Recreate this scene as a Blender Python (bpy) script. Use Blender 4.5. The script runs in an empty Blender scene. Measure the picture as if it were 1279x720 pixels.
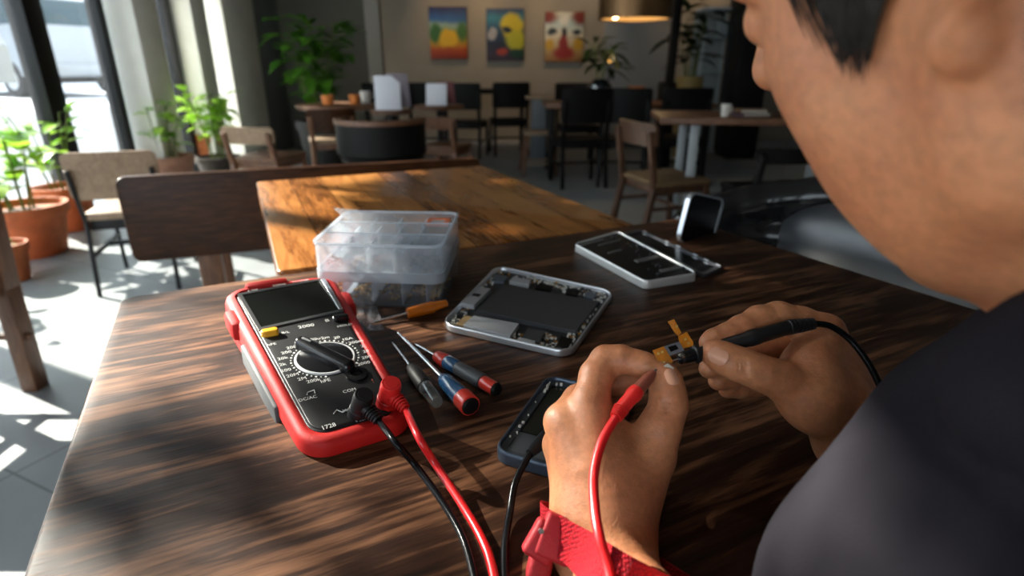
import bpy, bmesh, math, random
import numpy as np
from mathutils import Vector, Matrix, Euler, Quaternion
from mathutils.bvhtree import BVHTree
random.seed(7); RNG = np.random.default_rng(7)
SC = bpy.context.scene; COL = SC.collection
PI = math.pi

# ------------------------------------------------------------------ camera
F = 720.0; PX, PY = 639.5, 360.0
TH = math.atan(276/720); CT, ST = math.cos(TH), math.sin(TH)
CH = 1.05; TZ = 0.75
CAM = Vector((0, 0, CH))
def ray(px, py):
    u, v = px-PX, py-PY
    return Vector((u/F, CT-ST*v/F, -ST-CT*v/F))
def P(px, py, z):
    r = ray(px, py); return CAM + r*((z-CH)/r.z)
def D(px, py, d): return CAM + ray(px, py)*d
def YP(px, py, y):
    r = ray(px, py); return CAM + r*(y/r.y)
cam = bpy.data.cameras.new('camera'); camo = bpy.data.objects.new('camera', cam); COL.objects.link(camo)
camo.location = CAM; camo.rotation_euler = (PI/2-TH, 0, 0)
cam.sensor_width = 36; cam.lens = F/1279*36; cam.clip_start = .01
cam.dof.use_dof = True; cam.dof.focus_distance = .47; cam.dof.aperture_fstop = 5.0
SC.camera = camo
SC.view_settings.view_transform = 'Standard'; SC.view_settings.look = 'None'
SC.view_settings.exposure = 0; SC.view_settings.gamma = 1; SC.view_settings.use_curve_mapping = False

# ------------------------------------------------------------------ materials
def nmat(name):
    m = bpy.data.materials.new(name); m.use_nodes = True
    nt = m.node_tree; b = nt.nodes['Principled BSDF']
    return m, nt, b
def mat(name, col, rough=.5, metal=0, var=0, vscale=40, bump=0, bscale=200, spec=.5, coat=0, sub=0, emit=None, es=0, trans=0):
    m, nt, b = nmat(name)
    b.inputs['Base Color'].default_value = (*col, 1); b.inputs['Roughness'].default_value = rough
    b.inputs['Metallic'].default_value = metal; b.inputs['Specular IOR Level'].default_value = spec
    b.inputs['Coat Weight'].default_value = coat; b.inputs['Transmission Weight'].default_value = trans
    if sub:
        b.inputs['Subsurface Weight'].default_value = sub; b.inputs['Subsurface Radius'].default_value = (1, .35, .2); b.inputs['Subsurface Scale'].default_value = .006
    if emit: b.inputs['Emission Color'].default_value = (*emit, 1); b.inputs['Emission Strength'].default_value = es
    tc = nt.nodes.new('ShaderNodeTexCoord')
    if var:
        n = nt.nodes.new('ShaderNodeTexNoise'); n.inputs['Scale'].default_value = vscale; n.inputs['Detail'].default_value = 6
        nt.links.new(tc.outputs['Object'], n.inputs['Vector'])
        r = nt.nodes.new('ShaderNodeValToRGB'); e = r.color_ramp.elements
        e[0].position = .3; e[1].position = .7
        e[0].color = (*[max(0, c*(1-var)) for c in col], 1); e[1].color = (*[min(1, c*(1+var)) for c in col], 1)
        nt.links.new(n.outputs['Fac'], r.inputs['Fac']); nt.links.new(r.outputs['Color'], b.inputs['Base Color'])
    if bump:
        n = nt.nodes.new('ShaderNodeTexNoise'); n.inputs['Scale'].default_value = bscale; n.inputs['Detail'].default_value = 4
        nt.links.new(tc.outputs['Object'], n.inputs['Vector'])
        bp = nt.nodes.new('ShaderNodeBump'); bp.inputs['Strength'].default_value = bump; bp.inputs['Distance'].default_value = .002
        nt.links.new(n.outputs['Fac'], bp.inputs['Height']); nt.links.new(bp.outputs['Normal'], b.inputs['Normal'])
    return m
def wood(name, dark, mid, light, scale=1., rough=.4, plank=0, bump=.3, spec=.5, axis=0, gs=1., coat=0):
    """grain runs along the object's own axis (0 = x, 1 = y, 2 = z)"""
    m, nt, b = nmat(name); N = nt.nodes.new; L = nt.links.new
    tc = N('ShaderNodeTexCoord'); mp = N('ShaderNodeMapping')
    s = [26*scale]*3; s[axis] = 4.5*scale; mp.inputs['Scale'].default_value = s
    L(tc.outputs['Object'], mp.inputs['Vector'])
    vec = mp.outputs['Vector']
    sep = N('ShaderNodeSeparateXYZ'); L(tc.outputs['Object'], sep.inputs['Vector'])
    pf = None
    if plank:
        dv = N('ShaderNodeMath'); dv.operation = 'DIVIDE'; dv.inputs[1].default_value = plank
        L(sep.outputs['Y' if axis == 0 else 'X'], dv.inputs[0])
        fl = N('ShaderNodeMath'); fl.operation = 'FLOOR'; L(dv.outputs[0], fl.inputs[0])
        wn = N('ShaderNodeTexWhiteNoise'); wn.noise_dimensions = '1D'; L(fl.outputs[0], wn.inputs['W'])
        ad = N('ShaderNodeVectorMath'); ad.operation = 'MULTIPLY_ADD'
        L(wn.outputs['Color'], ad.inputs[0]); ad.inputs[1].default_value = (9, 9, 9); L(mp.outputs['Vector'], ad.inputs[2]); vec = ad.outputs[0]
        pf = wn.outputs['Value']
        fr = N('ShaderNodeMath'); fr.operation = 'FRACT'; L(dv.outputs[0], fr.inputs[0])
        gap = N('ShaderNodeMath'); gap.operation = 'LESS_THAN'; gap.inputs[1].default_value = .025; L(fr.outputs[0], gap.inputs[0])
    n1 = N('ShaderNodeTexNoise'); n1.inputs['Scale'].default_value = 1.1; n1.inputs['Detail'].default_value = 9; n1.inputs['Roughness'].default_value = .62; n1.inputs['Distortion'].default_value = 1.1
    L(vec, n1.inputs['Vector'])
    mp2 = N('ShaderNodeMapping'); s2 = [170*scale*gs]*3; s2[axis] = 16*scale; mp2.inputs['Scale'].default_value = s2; L(tc.outputs['Object'], mp2.inputs['Vector'])
    n2 = N('ShaderNodeTexNoise'); n2.inputs['Scale'].default_value = 1; n2.inputs['Detail'].default_value = 4; L(mp2.outputs['Vector'], n2.inputs['Vector'])
    mx = N('ShaderNodeMath'); mx.operation = 'MULTIPLY_ADD'; mx.inputs[1].default_value = .45; L(n2.outputs['Fac'], mx.inputs[0])
    m1 = N('ShaderNodeMath'); m1.operation = 'MULTIPLY'; m1.inputs[1].default_value = .62; L(n1.outputs['Fac'], m1.inputs[0]); L(m1.outputs[0], mx.inputs[2])
    fac = mx.outputs[0]
    if pf is not None:
        pm = N('ShaderNodeMath'); pm.operation = 'MULTIPLY_ADD'; pm.inputs[1].default_value = .22; L(pf, pm.inputs[0])
        sb = N('ShaderNodeMath'); sb.operation = 'SUBTRACT'; sb.inputs[1].default_value = .11; L(fac, sb.inputs[0]); L(sb.outputs[0], pm.inputs[2]); fac = pm.outputs[0]
    r = N('ShaderNodeValToRGB'); e = r.color_ramp.elements
    e[0].position = .36; e[1].position = .70; e[0].color = (*dark, 1); e[1].color = (*light, 1)
    k = e.new(.53); k.color = (*mid, 1)
    L(fac, r.inputs['Fac']); col = r.outputs['Color']
    if pf is not None:
        mxc = N('ShaderNodeMixRGB'); L(gap.outputs[0], mxc.inputs['Fac']); L(col, mxc.inputs['Color1']); mxc.inputs['Color2'].default_value = (*[c*.5 for c in dark], 1); col = mxc.outputs['Color']
    L(col, b.inputs['Base Color'])
    rr = N('ShaderNodeMapRange'); rr.inputs['To Min'].default_value = rough*.85; rr.inputs['To Max'].default_value = min(1, rough*1.25); L(fac, rr.inputs['Value']); L(rr.outputs[0], b.inputs['Roughness'])
    b.inputs['Specular IOR Level'].default_value = spec; b.inputs['Coat Weight'].default_value = coat; b.inputs['Coat Roughness'].default_value = .12
    bp = N('ShaderNodeBump'); bp.inputs['Strength'].default_value = bump; bp.inputs['Distance'].default_value = .0015; L(fac, bp.inputs['Height']); L(bp.outputs['Normal'], b.inputs['Normal'])
    return m
def clear(name, tint=(1, 1, 1), white=.15, rough=.12, gloss=.10):
    """clear or milky plastic / glass: lets light straight through, with a surface reflection"""
    m, nt, b = nmat(name); N = nt.nodes.new; L = nt.links.new
    t = N('ShaderNodeBsdfTransparent'); t.inputs['Color'].default_value = (*tint, 1)
    g = N('ShaderNodeBsdfGlossy'); g.inputs['Roughness'].default_value = rough
    fr = N('ShaderNodeLayerWeight'); fr.inputs['Blend'].default_value = .5
    pw = N('ShaderNodeMath'); pw.operation = 'POWER'; pw.inputs[1].default_value = 5; L(fr.outputs['Facing'], pw.inputs[0])
    d = N('ShaderNodeBsdfDiffuse'); d.inputs['Color'].default_value = (.82, .87, .93, 1)
    tl = N('ShaderNodeBsdfTranslucent'); tl.inputs['Color'].default_value = (.82, .87, .93, 1)
    dm = N('ShaderNodeMixShader'); dm.inputs[0].default_value = .5; L(d.outputs[0], dm.inputs[1]); L(tl.outputs[0], dm.inputs[2])
    m1 = N('ShaderNodeMixShader'); m1.inputs[0].default_value = white; L(t.outputs[0], m1.inputs[1]); L(dm.outputs[0], m1.inputs[2])
    mu = N('ShaderNodeMath'); mu.operation = 'MULTIPLY_ADD'; mu.inputs[1].default_value = .7; mu.inputs[2].default_value = gloss*.2; L(pw.outputs[0], mu.inputs[0])
    m2 = N('ShaderNodeMixShader'); L(mu.outputs[0], m2.inputs[0]); L(m1.outputs[0], m2.inputs[1]); L(g.outputs[0], m2.inputs[2])
    L(m2.outputs[0], nt.nodes['Material Output'].inputs['Surface'])
    return m
def leafmat(name, c1, c2):
    m, nt, b = nmat(name); N = nt.nodes.new; L = nt.links.new
    tc = N('ShaderNodeTexCoord'); n = N('ShaderNodeTexNoise'); n.inputs['Scale'].default_value = 9; L(tc.outputs['Object'], n.inputs['Vector'])
    r = N('ShaderNodeValToRGB'); e = r.color_ramp.elements; e[0].position = .35; e[1].position = .65; e[0].color = (*c1, 1); e[1].color = (*c2, 1); L(n.outputs['Fac'], r.inputs['Fac'])
    L(r.outputs['Color'], b.inputs['Base Color']); b.inputs['Roughness'].default_value = .35
    t = N('ShaderNodeBsdfTranslucent'); L(r.outputs['Color'], t.inputs['Color'])
    mx = N('ShaderNodeMixShader'); mx.inputs[0].default_value = .42; L(b.outputs[0], mx.inputs[1]); L(t.outputs[0], mx.inputs[2])
    L(mx.outputs[0], nt.nodes['Material Output'].inputs['Surface'])
    return m

# ------------------------------------------------------------------ objects and tags
def mesh_obj(name, verts, faces, m, parent=None, smooth=True, mats=None, fm=None):
    me = bpy.data.meshes.new(name); me.from_pydata([tuple(v) for v in verts], [], [tuple(f) for f in faces]); me.update()
    o = bpy.data.objects.new(name, me); COL.objects.link(o)
    for x in (mats or [m]): me.materials.append(x)
    if fm is not None: me.polygons.foreach_set('material_index', fm)
    if smooth: me.polygons.foreach_set('use_smooth', [True]*len(me.polygons))
    if parent: o.parent = parent
    return o
def tag(o, label=None, cat=None, group=None, kind=None):
    if label: o['label'] = label
    if cat: o['category'] = cat
    if group: o['group'] = group
    if kind: o['kind'] = kind
    return o
def thing(name, label, cat, loc=(0, 0, 0), rz=0, group=None):
    o = bpy.data.objects.new(name, None); COL.objects.link(o); o.location = loc; o.rotation_euler = (0, 0, rz); o.empty_display_size = .05
    return tag(o, label, cat, group)
def copy_tree(o, parent=None):
    c = o.copy(); COL.objects.link(c)
    if parent: c.parent = parent
    for ch in list(o.children): copy_tree(ch, c)
    return c
class MB:
    """collects shapes in one mesh"""
    def __init__(s): s.v = []; s.f = []; s.m = []
    def add(s, v, f, mi=0, M=None):
        o = len(s.v); s.v += [Vector(x) if M is None else M @ Vector(x) for x in v]
        s.f += [tuple(i+o for i in q) for q in f]; s.m += [mi]*len(f); return s
    def box(s, c, size, bev=0, M=None, mi=0, seg=2, taper=None):
        bm = bmesh.new(); bmesh.ops.create_cube(bm, size=1)
        for v in bm.verts:
            v.co = Vector((v.co.x*size[0], v.co.y*size[1], v.co.z*size[2]))
            if taper: k = taper if v.co.z < 0 else 1; v.co.x *= k; v.co.y *= k
        if bev: bmesh.ops.bevel(bm, geom=bm.edges[:], offset=bev, segments=seg, profile=.5, affect='EDGES', clamp_overlap=True)
        bm.verts.index_update(); c = Vector(c)
        s.add([v.co+c for v in bm.verts], [[v.index for v in f.verts] for f in bm.faces], mi, M); bm.free(); return s
    def beam(s, a, b, w, h=None, bev=.004, mi=0, up=(0, 0, 1)):
        a, b = Vector(a), Vector(b); h = h or w; z = (b-a); L = z.length; z = z.normalized(); up = Vector(up)
        if abs(z.dot(up)) > .95: up = Vector((0, 1, 0))
        x = up.cross(z).normalized(); y = z.cross(x)
        M = Matrix(((x.x, y.x, z.x, 0), (x.y, y.y, z.y, 0), (x.z, y.z, z.z, 0), (0, 0, 0, 1))); M.translation = (a+b)/2
        return s.box((0, 0, 0), (w, h, L), bev, M, mi)
    def lathe(s, prof, seg=28, M=None, mi=0, cap=True):
        v = []; f = []; n = len(prof)
        for r, z in prof:
            for k in range(seg): a = 2*PI*k/seg; v.append((r*math.cos(a), r*math.sin(a), z))
        for i in range(n-1):
            for k in range(seg): f.append((i*seg+k, i*seg+(k+1) % seg, (i+1)*seg+(k+1) % seg, (i+1)*seg+k))
        if cap:
            f.append(tuple(range(seg-1, -1, -1))); f.append(tuple((n-1)*seg+k for k in range(seg)))
        return s.add(v, f, mi, M)
    def axis_lathe(s, a, b, prof, seg=20, mi=0):
        """profile (radius, t along a->b in metres)"""
        a, b = Vector(a), Vector(b); z = (b-a).normalized(); q = z.to_track_quat('Z', 'Y').to_matrix().to_4x4(); q.translation = a
        return s.lathe(prof, seg, q, mi)
    def tube(s, pts, rad, seg=10, mi=0, sub=6, cap=True):
        pts = [Vector(p) for p in pts]; n = len(pts)
        rad = rad if isinstance(rad, (list, tuple)) else [rad]*n
        if sub > 1 and n > 2:
            q = []; rr = []
            for i in range(n-1):
                p0, p1, p2, p3 = pts[max(i-1, 0)], pts[i], pts[i+1], pts[min(i+2, n-1)]
                for k in range(sub):
                    t = k/sub; t2 = t*t; t3 = t2*t
                    q.append(.5*((2*p1)+(p2-p0)*t+(2*p0-5*p1+4*p2-p3)*t2+(3*p1-p0-3*p2+p3)*t3)); rr.append(rad[i]*(1-t)+rad[i+1]*t)
            q.append(pts[-1]); rr.append(rad[-1]); pts, rad = q, rr
        v = []; f = []; n = len(pts); T = (pts[1]-pts[0]).normalized()
        X = T.orthogonal().normalized()
        for i in range(n):
            T2 = (pts[min(i+1, n-1)]-pts[max(i-1, 0)]).normalized()
            X = (T.rotation_difference(T2) @ X).normalized(); T = T2; Yv = T.cross(X)
            for k in range(seg):
                a = 2*PI*k/seg; v.append(pts[i]+(X*math.cos(a)+Yv*math.sin(a))*rad[i])
        for i in range(n-1):
            for k in range(seg): f.append((i*seg+k, i*seg+(k+1) % seg, (i+1)*seg+(k+1) % seg, (i+1)*seg+k))
        if cap: f.append(tuple(range(seg-1, -1, -1))); f.append(tuple((n-1)*seg+k for k in range(seg)))
        return s.add(v, f, mi)
    def prism(s, poly, z0, z1, mi=0, M=None, bev=0):
        bm = bmesh.new(); n = len(poly)
        a = [bm.verts.new((x, y, z0)) for x, y in poly]; b = [bm.verts.new((x, y, z1)) for x, y in poly]
        bm.faces.new(a[::-1]); top = bm.faces.new(b)
        for i in range(n): bm.faces.new((a[i], a[(i+1) % n], b[(i+1) % n], b[i]))
        bm.normal_update()
        if bev: bmesh.ops.bevel(bm, geom=[e for e in top.edges], offset=bev, segments=3, profile=.5, affect='EDGES', clamp_overlap=True)
        bm.verts.index_update()
        s.add([v.co.copy() for v in bm.verts], [[v.index for v in f.verts] for f in bm.faces], mi, M); bm.free(); return s
    def ring(s, outer, inner, z0, z1, mi=0, M=None, rnd=0):
        n = len(outer)
        if rnd:   # rounded upper edges
            lv = [(0, z0), (0, z1-rnd), (.12, z1-rnd*.35), (.32, z1), (.68, z1), (.88, z1-rnd*.35), (1, z1-rnd), (1, z0)]
            v = [(a[0]+(c[0]-a[0])*t, a[1]+(c[1]-a[1])*t, z) for t, z in lv for a, c in zip(outer, inner)]; m = len(lv)
            f = [(i*n+k, i*n+(k+1) % n, ((i+1) % m)*n+(k+1) % n, ((i+1) % m)*n+k) for i in range(m) for k in range(n)]
            return s.add(v, f, mi, M)
        n = len(outer); v = [(x, y, z0) for x, y in outer]+[(x, y, z1) for x, y in outer]+[(x, y, z0) for x, y in inner]+[(x, y, z1) for x, y in inner]
        f = []
        for i in range(n):
            j = (i+1) % n
            f += [(i, j, n+j, n+i), (n+i, n+j, 3*n+j, 3*n+i), (2*n+j, 2*n+i, 3*n+i, 3*n+j), (j, i, 2*n+i, 2*n+j)]
        return s.add(v, f, mi, M)
    def ell(s, c, r, M=None, mi=0, seg=16, rings=10):
        v = []; f = []
        for i in range(rings+1):
            t = PI*i/rings
            for k in range(seg):
                a = 2*PI*k/seg; v.append((c[0]+r[0]*math.sin(t)*math.cos(a), c[1]+r[1]*math.sin(t)*math.sin(a), c[2]+r[2]*math.cos(t)))
        for i in range(rings):
            for k in range(seg): f.append((i*seg+k, (i+1)*seg+k, (i+1)*seg+(k+1) % seg, i*seg+(k+1) % seg))
        return s.add(v, f, mi, M)
    def warp(s, fn): s.v = [fn(p) for p in s.v]; return s
    def build(s, name, m, parent=None, smooth=True, mats=None, angle=35):
        o = mesh_obj(name, s.v, s.f, m, parent, False, mats, s.m if mats else None)
        me = o.data
        bm = bmesh.new(); bm.from_mesh(me); bmesh.ops.remove_doubles(bm, verts=bm.verts[:], dist=1e-6); bmesh.ops.recalc_face_normals(bm, faces=bm.faces[:])
        bm.to_mesh(me); bm.free()
        if smooth:
            me.polygons.foreach_set('use_smooth', [True]*len(me.polygons)); me.set_sharp_from_angle(angle=math.radians(angle))
        return o
def rrect(w, h, r, n=6):
    out = []
    for cx, cy, a0 in ((w/2-r, h/2-r, 0), (-w/2+r, h/2-r, PI/2), (-w/2+r, -h/2+r, PI), (w/2-r, -h/2+r, 1.5*PI)):
        for k in range(n+1): a = a0+PI/2*k/n; out.append((cx+r*math.cos(a), cy+r*math.sin(a)))
    return out
class Quad:
    """a four-cornered slab in the world: (u, v) in -0.5..0.5 runs left-right, near-far; dz is height above the slab's top face"""
    def __init__(s, nl, nr, fr, fl): s.q = [Vector(x) for x in (nl, nr, fr, fl)]
    def __call__(s, u, v, dz=0):
        a, b = u+.5, v+.5; q = s.q
        p = q[0]*(1-a)*(1-b)+q[1]*a*(1-b)+q[2]*a*b+q[3]*(1-a)*b
        return p+Vector((0, 0, dz))
    def w(s, size): return lambda p: s(p.x/size[0], p.y/size[1], p.z)
    def size(s): return (((s.q[1]-s.q[0]).length+(s.q[2]-s.q[3]).length)/2, ((s.q[3]-s.q[0]).length+(s.q[2]-s.q[1]).length)/2)
    def inv(s, p, it=12):
        u = v = 0.0
        for _ in range(it):
            e = Vector((p.x, p.y))-s(u, v).to_2d(); du = (s(u+.01, v)-s(u-.01, v)).to_2d()/.02; dv = (s(u, v+.01)-s(u, v-.01)).to_2d()/.02
            det = du.x*dv.y-du.y*dv.x; u += (e.x*dv.y-e.y*dv.x)/det; v += (du.x*e.y-du.y*e.x)/det
        return u, v
def text_mesh(txt, size):
    cu = bpy.data.curves.new('t', 'FONT'); cu.body = txt; cu.size = size; cu.align_x = 'CENTER'; cu.align_y = 'CENTER'; cu.resolution_u = 2
    o = bpy.data.objects.new('t', cu); COL.objects.link(o); dg = bpy.context.evaluated_depsgraph_get(); me = o.evaluated_get(dg).to_mesh()
    v = [x.co.copy() for x in me.vertices]; f = [list(p.vertices) for p in me.polygons]
    o.evaluated_get(dg).to_mesh_clear(); bpy.data.objects.remove(o); bpy.data.curves.remove(cu)
    return v, f

# ------------------------------------------------------------------ smooth-blended bodies (distance field, then surface nets)
class Field:
    def __init__(s, lo, hi, h):
        s.lo = np.array(lo, float); s.h = h; s.n = np.ceil((np.array(hi)-s.lo)/h).astype(int)+1
        s.d = np.full(s.n, 1., np.float32)
    def _sub(s, lo, hi):
        a = np.clip(np.floor((np.array(lo)-s.lo)/s.h).astype(int), 0, s.n); b = np.clip(np.ceil((np.array(hi)-s.lo)/s.h).astype(int)+1, 0, s.n)
        if np.any(b <= a): return None
        g = [s.lo[i]+s.h*np.arange(a[i], b[i], dtype=np.float32) for i in range(3)]
        X, Y_, Z = np.meshgrid(*g, indexing='ij'); return (slice(a[0], b[0]), slice(a[1], b[1]), slice(a[2], b[2])), X, Y_, Z
    def _mix(s, sl, d, k, op):
        o = s.d[sl]
        if op == 'add':
            h = np.maximum(k-np.abs(o-d), 0)/k if k else 0; s.d[sl] = np.minimum(o, d)-h*h*k*.25
        else:
            d = -d; h = np.maximum(k-np.abs(o-d), 0)/k if k else 0; s.d[sl] = np.maximum(o, d)+h*h*k*.25
    def cone(s, a, b, ra, rb, k=.008, op='add'):
        a, b = np.array(a, float), np.array(b, float); m = max(ra, rb)+k+4*s.h
        r = s._sub(np.minimum(a, b)-m, np.maximum(a, b)+m)
        if r is None: return
        sl, X, Y_, Z = r; v = b-a; L = max((v@v), 1e-12)
        t = np.clip(((X-a[0])*v[0]+(Y_-a[1])*v[1]+(Z-a[2])*v[2])/L, 0, 1)
        d = np.sqrt((X-a[0]-t*v[0])**2+(Y_-a[1]-t*v[1])**2+(Z-a[2]-t*v[2])**2)-(ra+(rb-ra)*t)
        s._mix(sl, d, k, op)
    def chain(s, pts, rad, k=.008):
        for i in range(len(pts)-1): s.cone(pts[i], pts[i+1], rad[i], rad[i+1], k)
    def ell(s, c, r, R=None, k=.008, op='add'):
        c = np.array(c, float); r = np.array(r, float); m = max(r)+k+4*s.h; q = s._sub(c-m, c+m)
        if q is None: return
        sl, X, Y_, Z = q; A = np.array([X-c[0], Y_-c[1], Z-c[2]])
        if R is not None: A = np.einsum('ji,jabc->iabc', np.array(R), A)
        k0 = np.sqrt((A[0]/r[0])**2+(A[1]/r[1])**2+(A[2]/r[2])**2); k1 = np.sqrt((A[0]/r[0]**2)**2+(A[1]/r[1]**2)**2+(A[2]/r[2]**2)**2)
        s._mix(sl, k0*(k0-1)/np.maximum(k1, 1e-9), k, op)
    def cut(s, fn):
        g = [s.lo[i]+s.h*np.arange(s.n[i]) for i in range(3)]; X, Y_, Z = np.meshgrid(*g, indexing='ij'); s.d = np.maximum(s.d, fn(X, Y_, Z).astype(np.float32))
    def mesh(s):
        d = s.d; s_ = d < 0; n = np.array(d.shape)
        cnt = np.zeros(n-1, np.uint8)
        offs = [(i, j, k) for i in (0, 1) for j in (0, 1) for k in (0, 1)]
        for i, j, k in offs: cnt += s_[i:n[0]-1+i, j:n[1]-1+j, k:n[2]-1+k]
        I = np.argwhere((cnt > 0) & (cnt < 8)); ids = np.full(n-1, -1, np.int32); ids[tuple(I.T)] = np.arange(len(I))
        acc = np.zeros((len(I), 3)); w = np.zeros(len(I))
        for a in offs:
            for ax in range(3):
                if a[ax]: continue
                b = list(a); b[ax] = 1
                da = d[I[:, 0]+a[0], I[:, 1]+a[1], I[:, 2]+a[2]]; db = d[I[:, 0]+b[0], I[:, 1]+b[1], I[:, 2]+b[2]]
                x = (da < 0) != (db < 0); t = np.where(x, da/np.where(x, da-db, 1), 0)
                p = np.tile(np.array(a, float), (len(I), 1)); p[:, ax] += t; acc[x] += p[x]; w[x] += 1
        V = s.lo+s.h*(I+acc/w[:, None]); Fc = []
        for ax in range(3):
            u, v = (ax+1) % 3, (ax+2) % 3
            A = [slice(None)]*3; B = [slice(None)]*3; A[ax] = slice(0, -1); B[ax] = slice(1, None)
            ch = s_[tuple(A)] != s_[tuple(B)]; E = np.argwhere(ch)
            E = E[(E[:, u] > 0) & (E[:, v] > 0) & (E[:, u] < n[u]-1) & (E[:, v] < n[v]-1)]
            if not len(E): continue
            def cid(du, dv):
                q = E.copy(); q[:, u] -= du; q[:, v] -= dv; return ids[q[:, 0], q[:, 1], q[:, 2]]
            q = np.stack([cid(1, 1), cid(0, 1), cid(0, 0), cid(1, 0)], 1)
            ins = s_[tuple(A)][tuple(E.T)]; q[~ins] = q[~ins][:, ::-1]; Fc.append(q)
        return V, np.concatenate(Fc)
def nets(fields, name, m, parent=None):
    V = []; Q = []; o = 0
    for f in fields:
        v, q = f.mesh(); V.append(v); Q.append(q+o); o += len(v)
    return mesh_obj(name, np.concatenate(V).tolist(), np.concatenate(Q).tolist(), m, parent)
# ------------------------------------------------------------------ the person
def skinmat(name, base, red):
    m, nt, b = nmat(name); N = nt.nodes.new; L = nt.links.new
    tc = N('ShaderNodeTexCoord')
    n = N('ShaderNodeTexNoise'); n.inputs['Scale'].default_value = 28; n.inputs['Detail'].default_value = 5; L(tc.outputs['Object'], n.inputs['Vector'])
    r = N('ShaderNodeValToRGB'); e = r.color_ramp.elements; e[0].position = .35; e[1].position = .68; e[0].color = (*base, 1); e[1].color = (*red, 1); L(n.outputs['Fac'], r.inputs['Fac'])
    v = N('ShaderNodeTexVoronoi'); v.inputs['Scale'].default_value = 60; L(tc.outputs['Object'], v.inputs['Vector'])
    lt = N('ShaderNodeMath'); lt.operation = 'LESS_THAN'; lt.inputs[1].default_value = .045; L(v.outputs['Distance'], lt.inputs[0])
    ml = N('ShaderNodeMath'); ml.operation = 'MULTIPLY'; ml.inputs[1].default_value = .3; L(lt.outputs[0], ml.inputs[0])
    mx = N('ShaderNodeMixRGB'); L(ml.outputs[0], mx.inputs['Fac']); L(r.outputs['Color'], mx.inputs['Color1']); mx.inputs['Color2'].default_value = (base[0]*.35, base[1]*.3, base[2]*.3, 1)
    nf = N('ShaderNodeTexNoise'); nf.inputs['Scale'].default_value = 210; nf.inputs['Detail'].default_value = 3; L(tc.outputs['Object'], nf.inputs['Vector'])
    rf = N('ShaderNodeMapRange'); rf.inputs['From Min'].default_value = .3; rf.inputs['From Max'].default_value = .7; rf.inputs['To Min'].default_value = .86; rf.inputs['To Max'].default_value = 1.12; L(nf.outputs['Fac'], rf.inputs['Value'])
    vm = N('ShaderNodeVectorMath'); vm.operation = 'SCALE'; L(mx.outputs['Color'], vm.inputs[0]); L(rf.outputs[0], vm.inputs['Scale'])
    L(vm.outputs[0], b.inputs['Base Color'])
    b.inputs['Roughness'].default_value = .48; b.inputs['Specular IOR Level'].default_value = .42
    b.inputs['Subsurface Weight'].default_value = .25; b.inputs['Subsurface Radius'].default_value = (1, .35, .18); b.inputs['Subsurface Scale'].default_value = .004
    n2 = N('ShaderNodeTexNoise'); n2.inputs['Scale'].default_value = 420; n2.inputs['Detail'].default_value = 3; L(tc.outputs['Object'], n2.inputs['Vector'])
    v2 = N('ShaderNodeTexVoronoi'); v2.inputs['Scale'].default_value = 700; L(tc.outputs['Object'], v2.inputs['Vector'])
    n3 = N('ShaderNodeTexNoise'); n3.inputs['Scale'].default_value = 90; n3.inputs['Detail'].default_value = 3; L(tc.outputs['Object'], n3.inputs['Vector'])
    ad = N('ShaderNodeMath'); ad.operation = 'MULTIPLY_ADD'; ad.inputs[1].default_value = .5; L(v2.outputs['Distance'], ad.inputs[0]); L(n2.outputs['Fac'], ad.inputs[2])
    ad2 = N('ShaderNodeMath'); ad2.operation = 'MULTIPLY_ADD'; ad2.inputs[1].default_value = 1.2; L(n3.outputs['Fac'], ad2.inputs[0]); L(ad.outputs[0], ad2.inputs[2])
    bp = N('ShaderNodeBump'); bp.inputs['Strength'].default_value = .24; bp.inputs['Distance'].default_value = .001; L(ad2.outputs[0], bp.inputs['Height']); L(bp.outputs['Normal'], b.inputs['Normal'])
    return m
M_skin = skinmat('skin', (.46, .195, .092), (.38, .140, .064))
M_nail = mat('nail', (.47, .235, .15), .4, spec=.4)
M_hair = mat('hair', (.009, .0065, .005), .5, var=.4, vscale=90, spec=.2)
M_shirt = mat('shirt_cotton', (.0125, .0112, .0145), .95, var=.15, vscale=30, bump=.5, bscale=900, spec=.1)
M_trouser = mat('trouser_denim', (.02, .025, .04), .9, bump=.3, bscale=600)
M_shoe = mat('shoe_leather', (.02, .015, .012), .4)

person = thing('person', 'person in a charcoal T-shirt leaning over the dark table, joining two probe tips', 'person', (.45, -.02, 0))
def chv(o):   # children are built in world coordinates
    o.parent = person; o.matrix_parent_inverse = Matrix.Translation(person.location).inverted(); return o

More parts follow.
